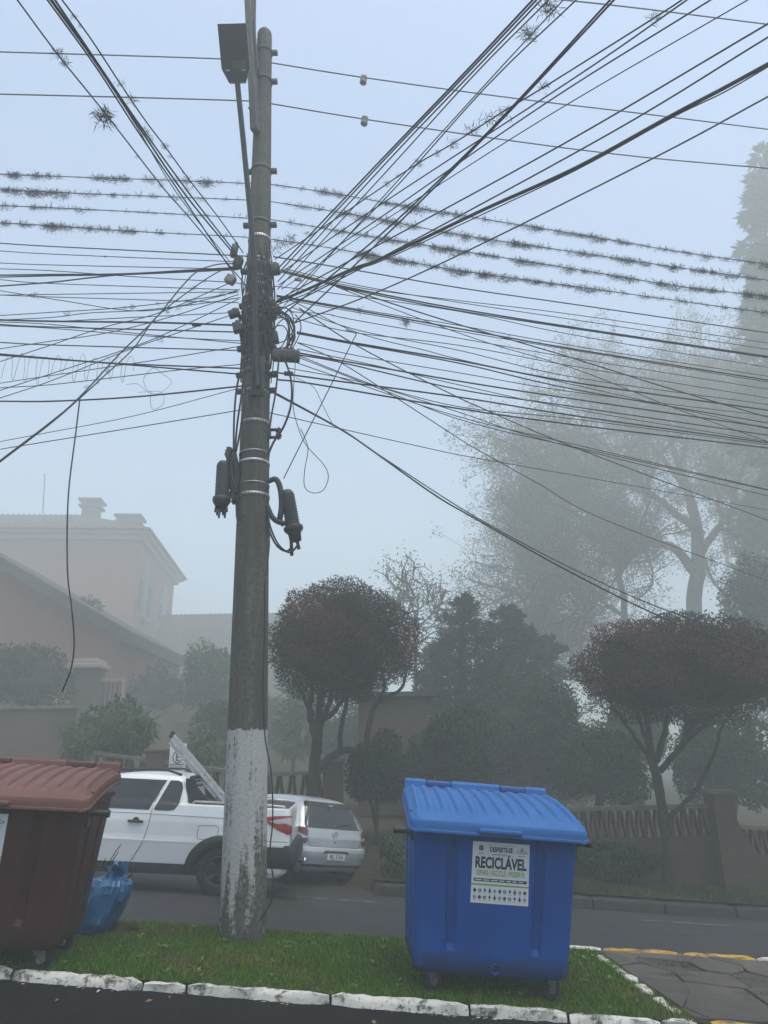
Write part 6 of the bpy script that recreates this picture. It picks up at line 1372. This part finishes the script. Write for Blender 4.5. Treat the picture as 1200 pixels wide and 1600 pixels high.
branchy('crooked_tree', 'slimmer crooked tree with lacy crown left of the huge one', 22.0,
        [[(975, 1090, 9), (975, 1000, 8), (968, 930, 7), (958, 880, 6), (940, 850, 4), (905, 830, 3)], [(970, 960, 5), (930, 930, 4), (890, 915, 3), (855, 895, 2), (828, 890, 2)], [(962, 900, 4), (985, 870, 3), (1015, 860, 2)], [(960, 1010, 4), (915, 1000, 4), (880, 1015, 3), (850, 1005, 2)], [(930, 930, 3), (890, 870, 3), (855, 840, 2), (832, 818, 2)], [(905, 1005, 3), (915, 960, 3), (905, 920, 2)], [(890, 915, 2), (850, 930, 2), (815, 935, 2), (800, 925, 2)]], 14, 11, 1.9, 1.0, PG, 62000, .085, 33, (975, 1090), M_BARK)
branchy('young_tree', 'wispy small tree rising behind the topiary dome', 17.5,
        [[(648, 1080, 4), (648, 1010, 3), (652, 970, 2), (655, 930, 1.5)], [(650, 1000, 2), (630, 970, 1.5), (622, 935, 1)], [(650, 985, 2), (675, 960, 1.5), (685, 935, 1)], [(650, 1005, 2), (680, 990, 1.5), (700, 985, 1)], [(650, 960, 1.6), (640, 930, 1.2), (640, 912, 1)]], 7, 6, .7, .45, LG_, 2600, .075, 44, (648, 1080), M_BARK, .5)

def conifer(name, label, cx, ytop, ybot, rtop, rbot, Y, cols, n, leaf, layers, droop, seed, ragged=.25, pw=1.0):
    leaf *= far(Y)/Y; Y = far(Y); r_ = np.random.default_rng(seed); top = np.array(aty(cx, ytop, Y)); b0 = np.array(aty(cx, ybot, Y)); zg = terrain(b0[0], Y); s_ = px_scale(cx, (ytop+ybot)/2, Y)
    b0[0] = b0[0]*.5+top[0]*.5; root = empty(name, (b0[0], Y, zg)); tag(root, label, 'tree'); H_ = top[2]-zg; zl = max(.2, b0[2]-zg)
    mb = MB(); mb.tube([(0, 0, -.2), (0, 0, H_*.5), (top[0]-b0[0], 0, H_)], [rbot*s_*.10, rbot*s_*.07, .03], 8); mb.build('trunk', M_BARK, root)
    P = []; U_ = []
    nb = layers*9
    for k_ in range(nb):
        t_ = (k_/nb); z = zl+(H_-zl)*t_; R_ = (rtop+(rbot-rtop)*(1-t_)**pw)*s_*r_.uniform(1-ragged*1.6, 1.0+ragged*.4); a = r_.uniform(0, 2*math.pi); m_ = max(12, int(n/nb*(R_/(rbot*s_)+.25)))
        u = r_.random(m_)**.55; dirv = np.array([math.cos(a), math.sin(a), 0]); side_ = np.array([-math.sin(a), math.cos(a), 0]); wid = R_*.30
        pz = np.full(m_, z)+(-droop*u*u+.10*u)*R_+r_.normal(size=m_)*.10*R_*(1.1-u*.5)
        Q = dirv[None, :]*(u*R_)[:, None]+side_[None, :]*(r_.normal(size=m_)*wid*(1.15-u*.8))[:, None]; Q[:, 2] = pz; Q[:, 0] += (top[0]-b0[0])*t_
        P.append(Q); U_.append(np.tile(dirv*.9+np.array([0, 0, .15-droop*.4]), (m_, 1)))
    P = np.concatenate(P); U_ = np.concatenate(U_); leaf_mesh('crown', P, r_.uniform(.6, 1.3, len(P))*leaf, pick(cols, len(P), .25), root, aspect=.30, up=U_, flop=.45)
    return root
CY = [(.020,.036,.022), (.028,.046,.028), (.036,.056,.034)]
conifer('tall_conifer', 'very tall narrow conifer dissolving in fog at the right edge', 1192, 238, 1100, 14, 105, 21.5, MG, 42000, .36, 30, .25, 8, .3, .55)
conifer('cypress', 'dark spreading cypress with leaning tip behind the blue container', 724, 930, 1290, 3, 128, 15.0, CY, 40000, .11, 22, -.10, 9, .42, .66)
conifer('cypress', 'second dark cypress tip just right of the leaning one', 792, 948, 1290, 4, 122, 15.4, CY, 36000, .11, 22, -.10, 12, .42, .62)
conifer('cypress', 'low dark conifer spreading towards the small forked tree', 845, 995, 1290, 8, 100, 15.8, CY, 24000, .11, 16, -.08, 15, .42, .6)
conifer('cypress', 'short dim conifer filling the gap beside the small brick outbuilding', 682, 1010, 1290, 8, 80, 15.6, CY, 18000, .11, 14, -.08, 19, .4, .6)
bush('foggy_tree', 'broad tree mass nearly lost in fog below the tall conifer', 1165, 690, 115, 130, 34.0, MG, 11000, .34, nl=20, cat='tree', core=True)
bush('foggy_tree', 'grey treetop nearly lost in fog above the huge spreading tree', 1090, 610, 60, 60, 40.0, MG, 5000, .34, nl=14, cat='tree', core=False)

# ------------------------------------------------------------------ the fog itself
mb = MB(); z0, z1 = -8.5, 42.0; mb.box((0, (HAZE_Y0+HAZE_Y1)/2, (z0+z1)/2), (2*HAZE_X, HAZE_Y1-HAZE_Y0, z1-z0))
hm = bpy.data.materials.new('fog'); hm.use_nodes = True; t = hm.node_tree; t.nodes.clear(); ou = t.nodes.new('ShaderNodeOutputMaterial'); pv = t.nodes.new('ShaderNodeVolumePrincipled')
pv.inputs['Color'].default_value = (.92, .975, .945, 1); pv.inputs['Density'].default_value = HAZE; pv.inputs['Anisotropy'].default_value = .2
t.links.new(pv.outputs[0], ou.inputs['Volume'])
hz = mb.build('haze', hm); tag(hz, 'drifting grey fog filling the street and hiding the distance', 'fog', kind='stuff')
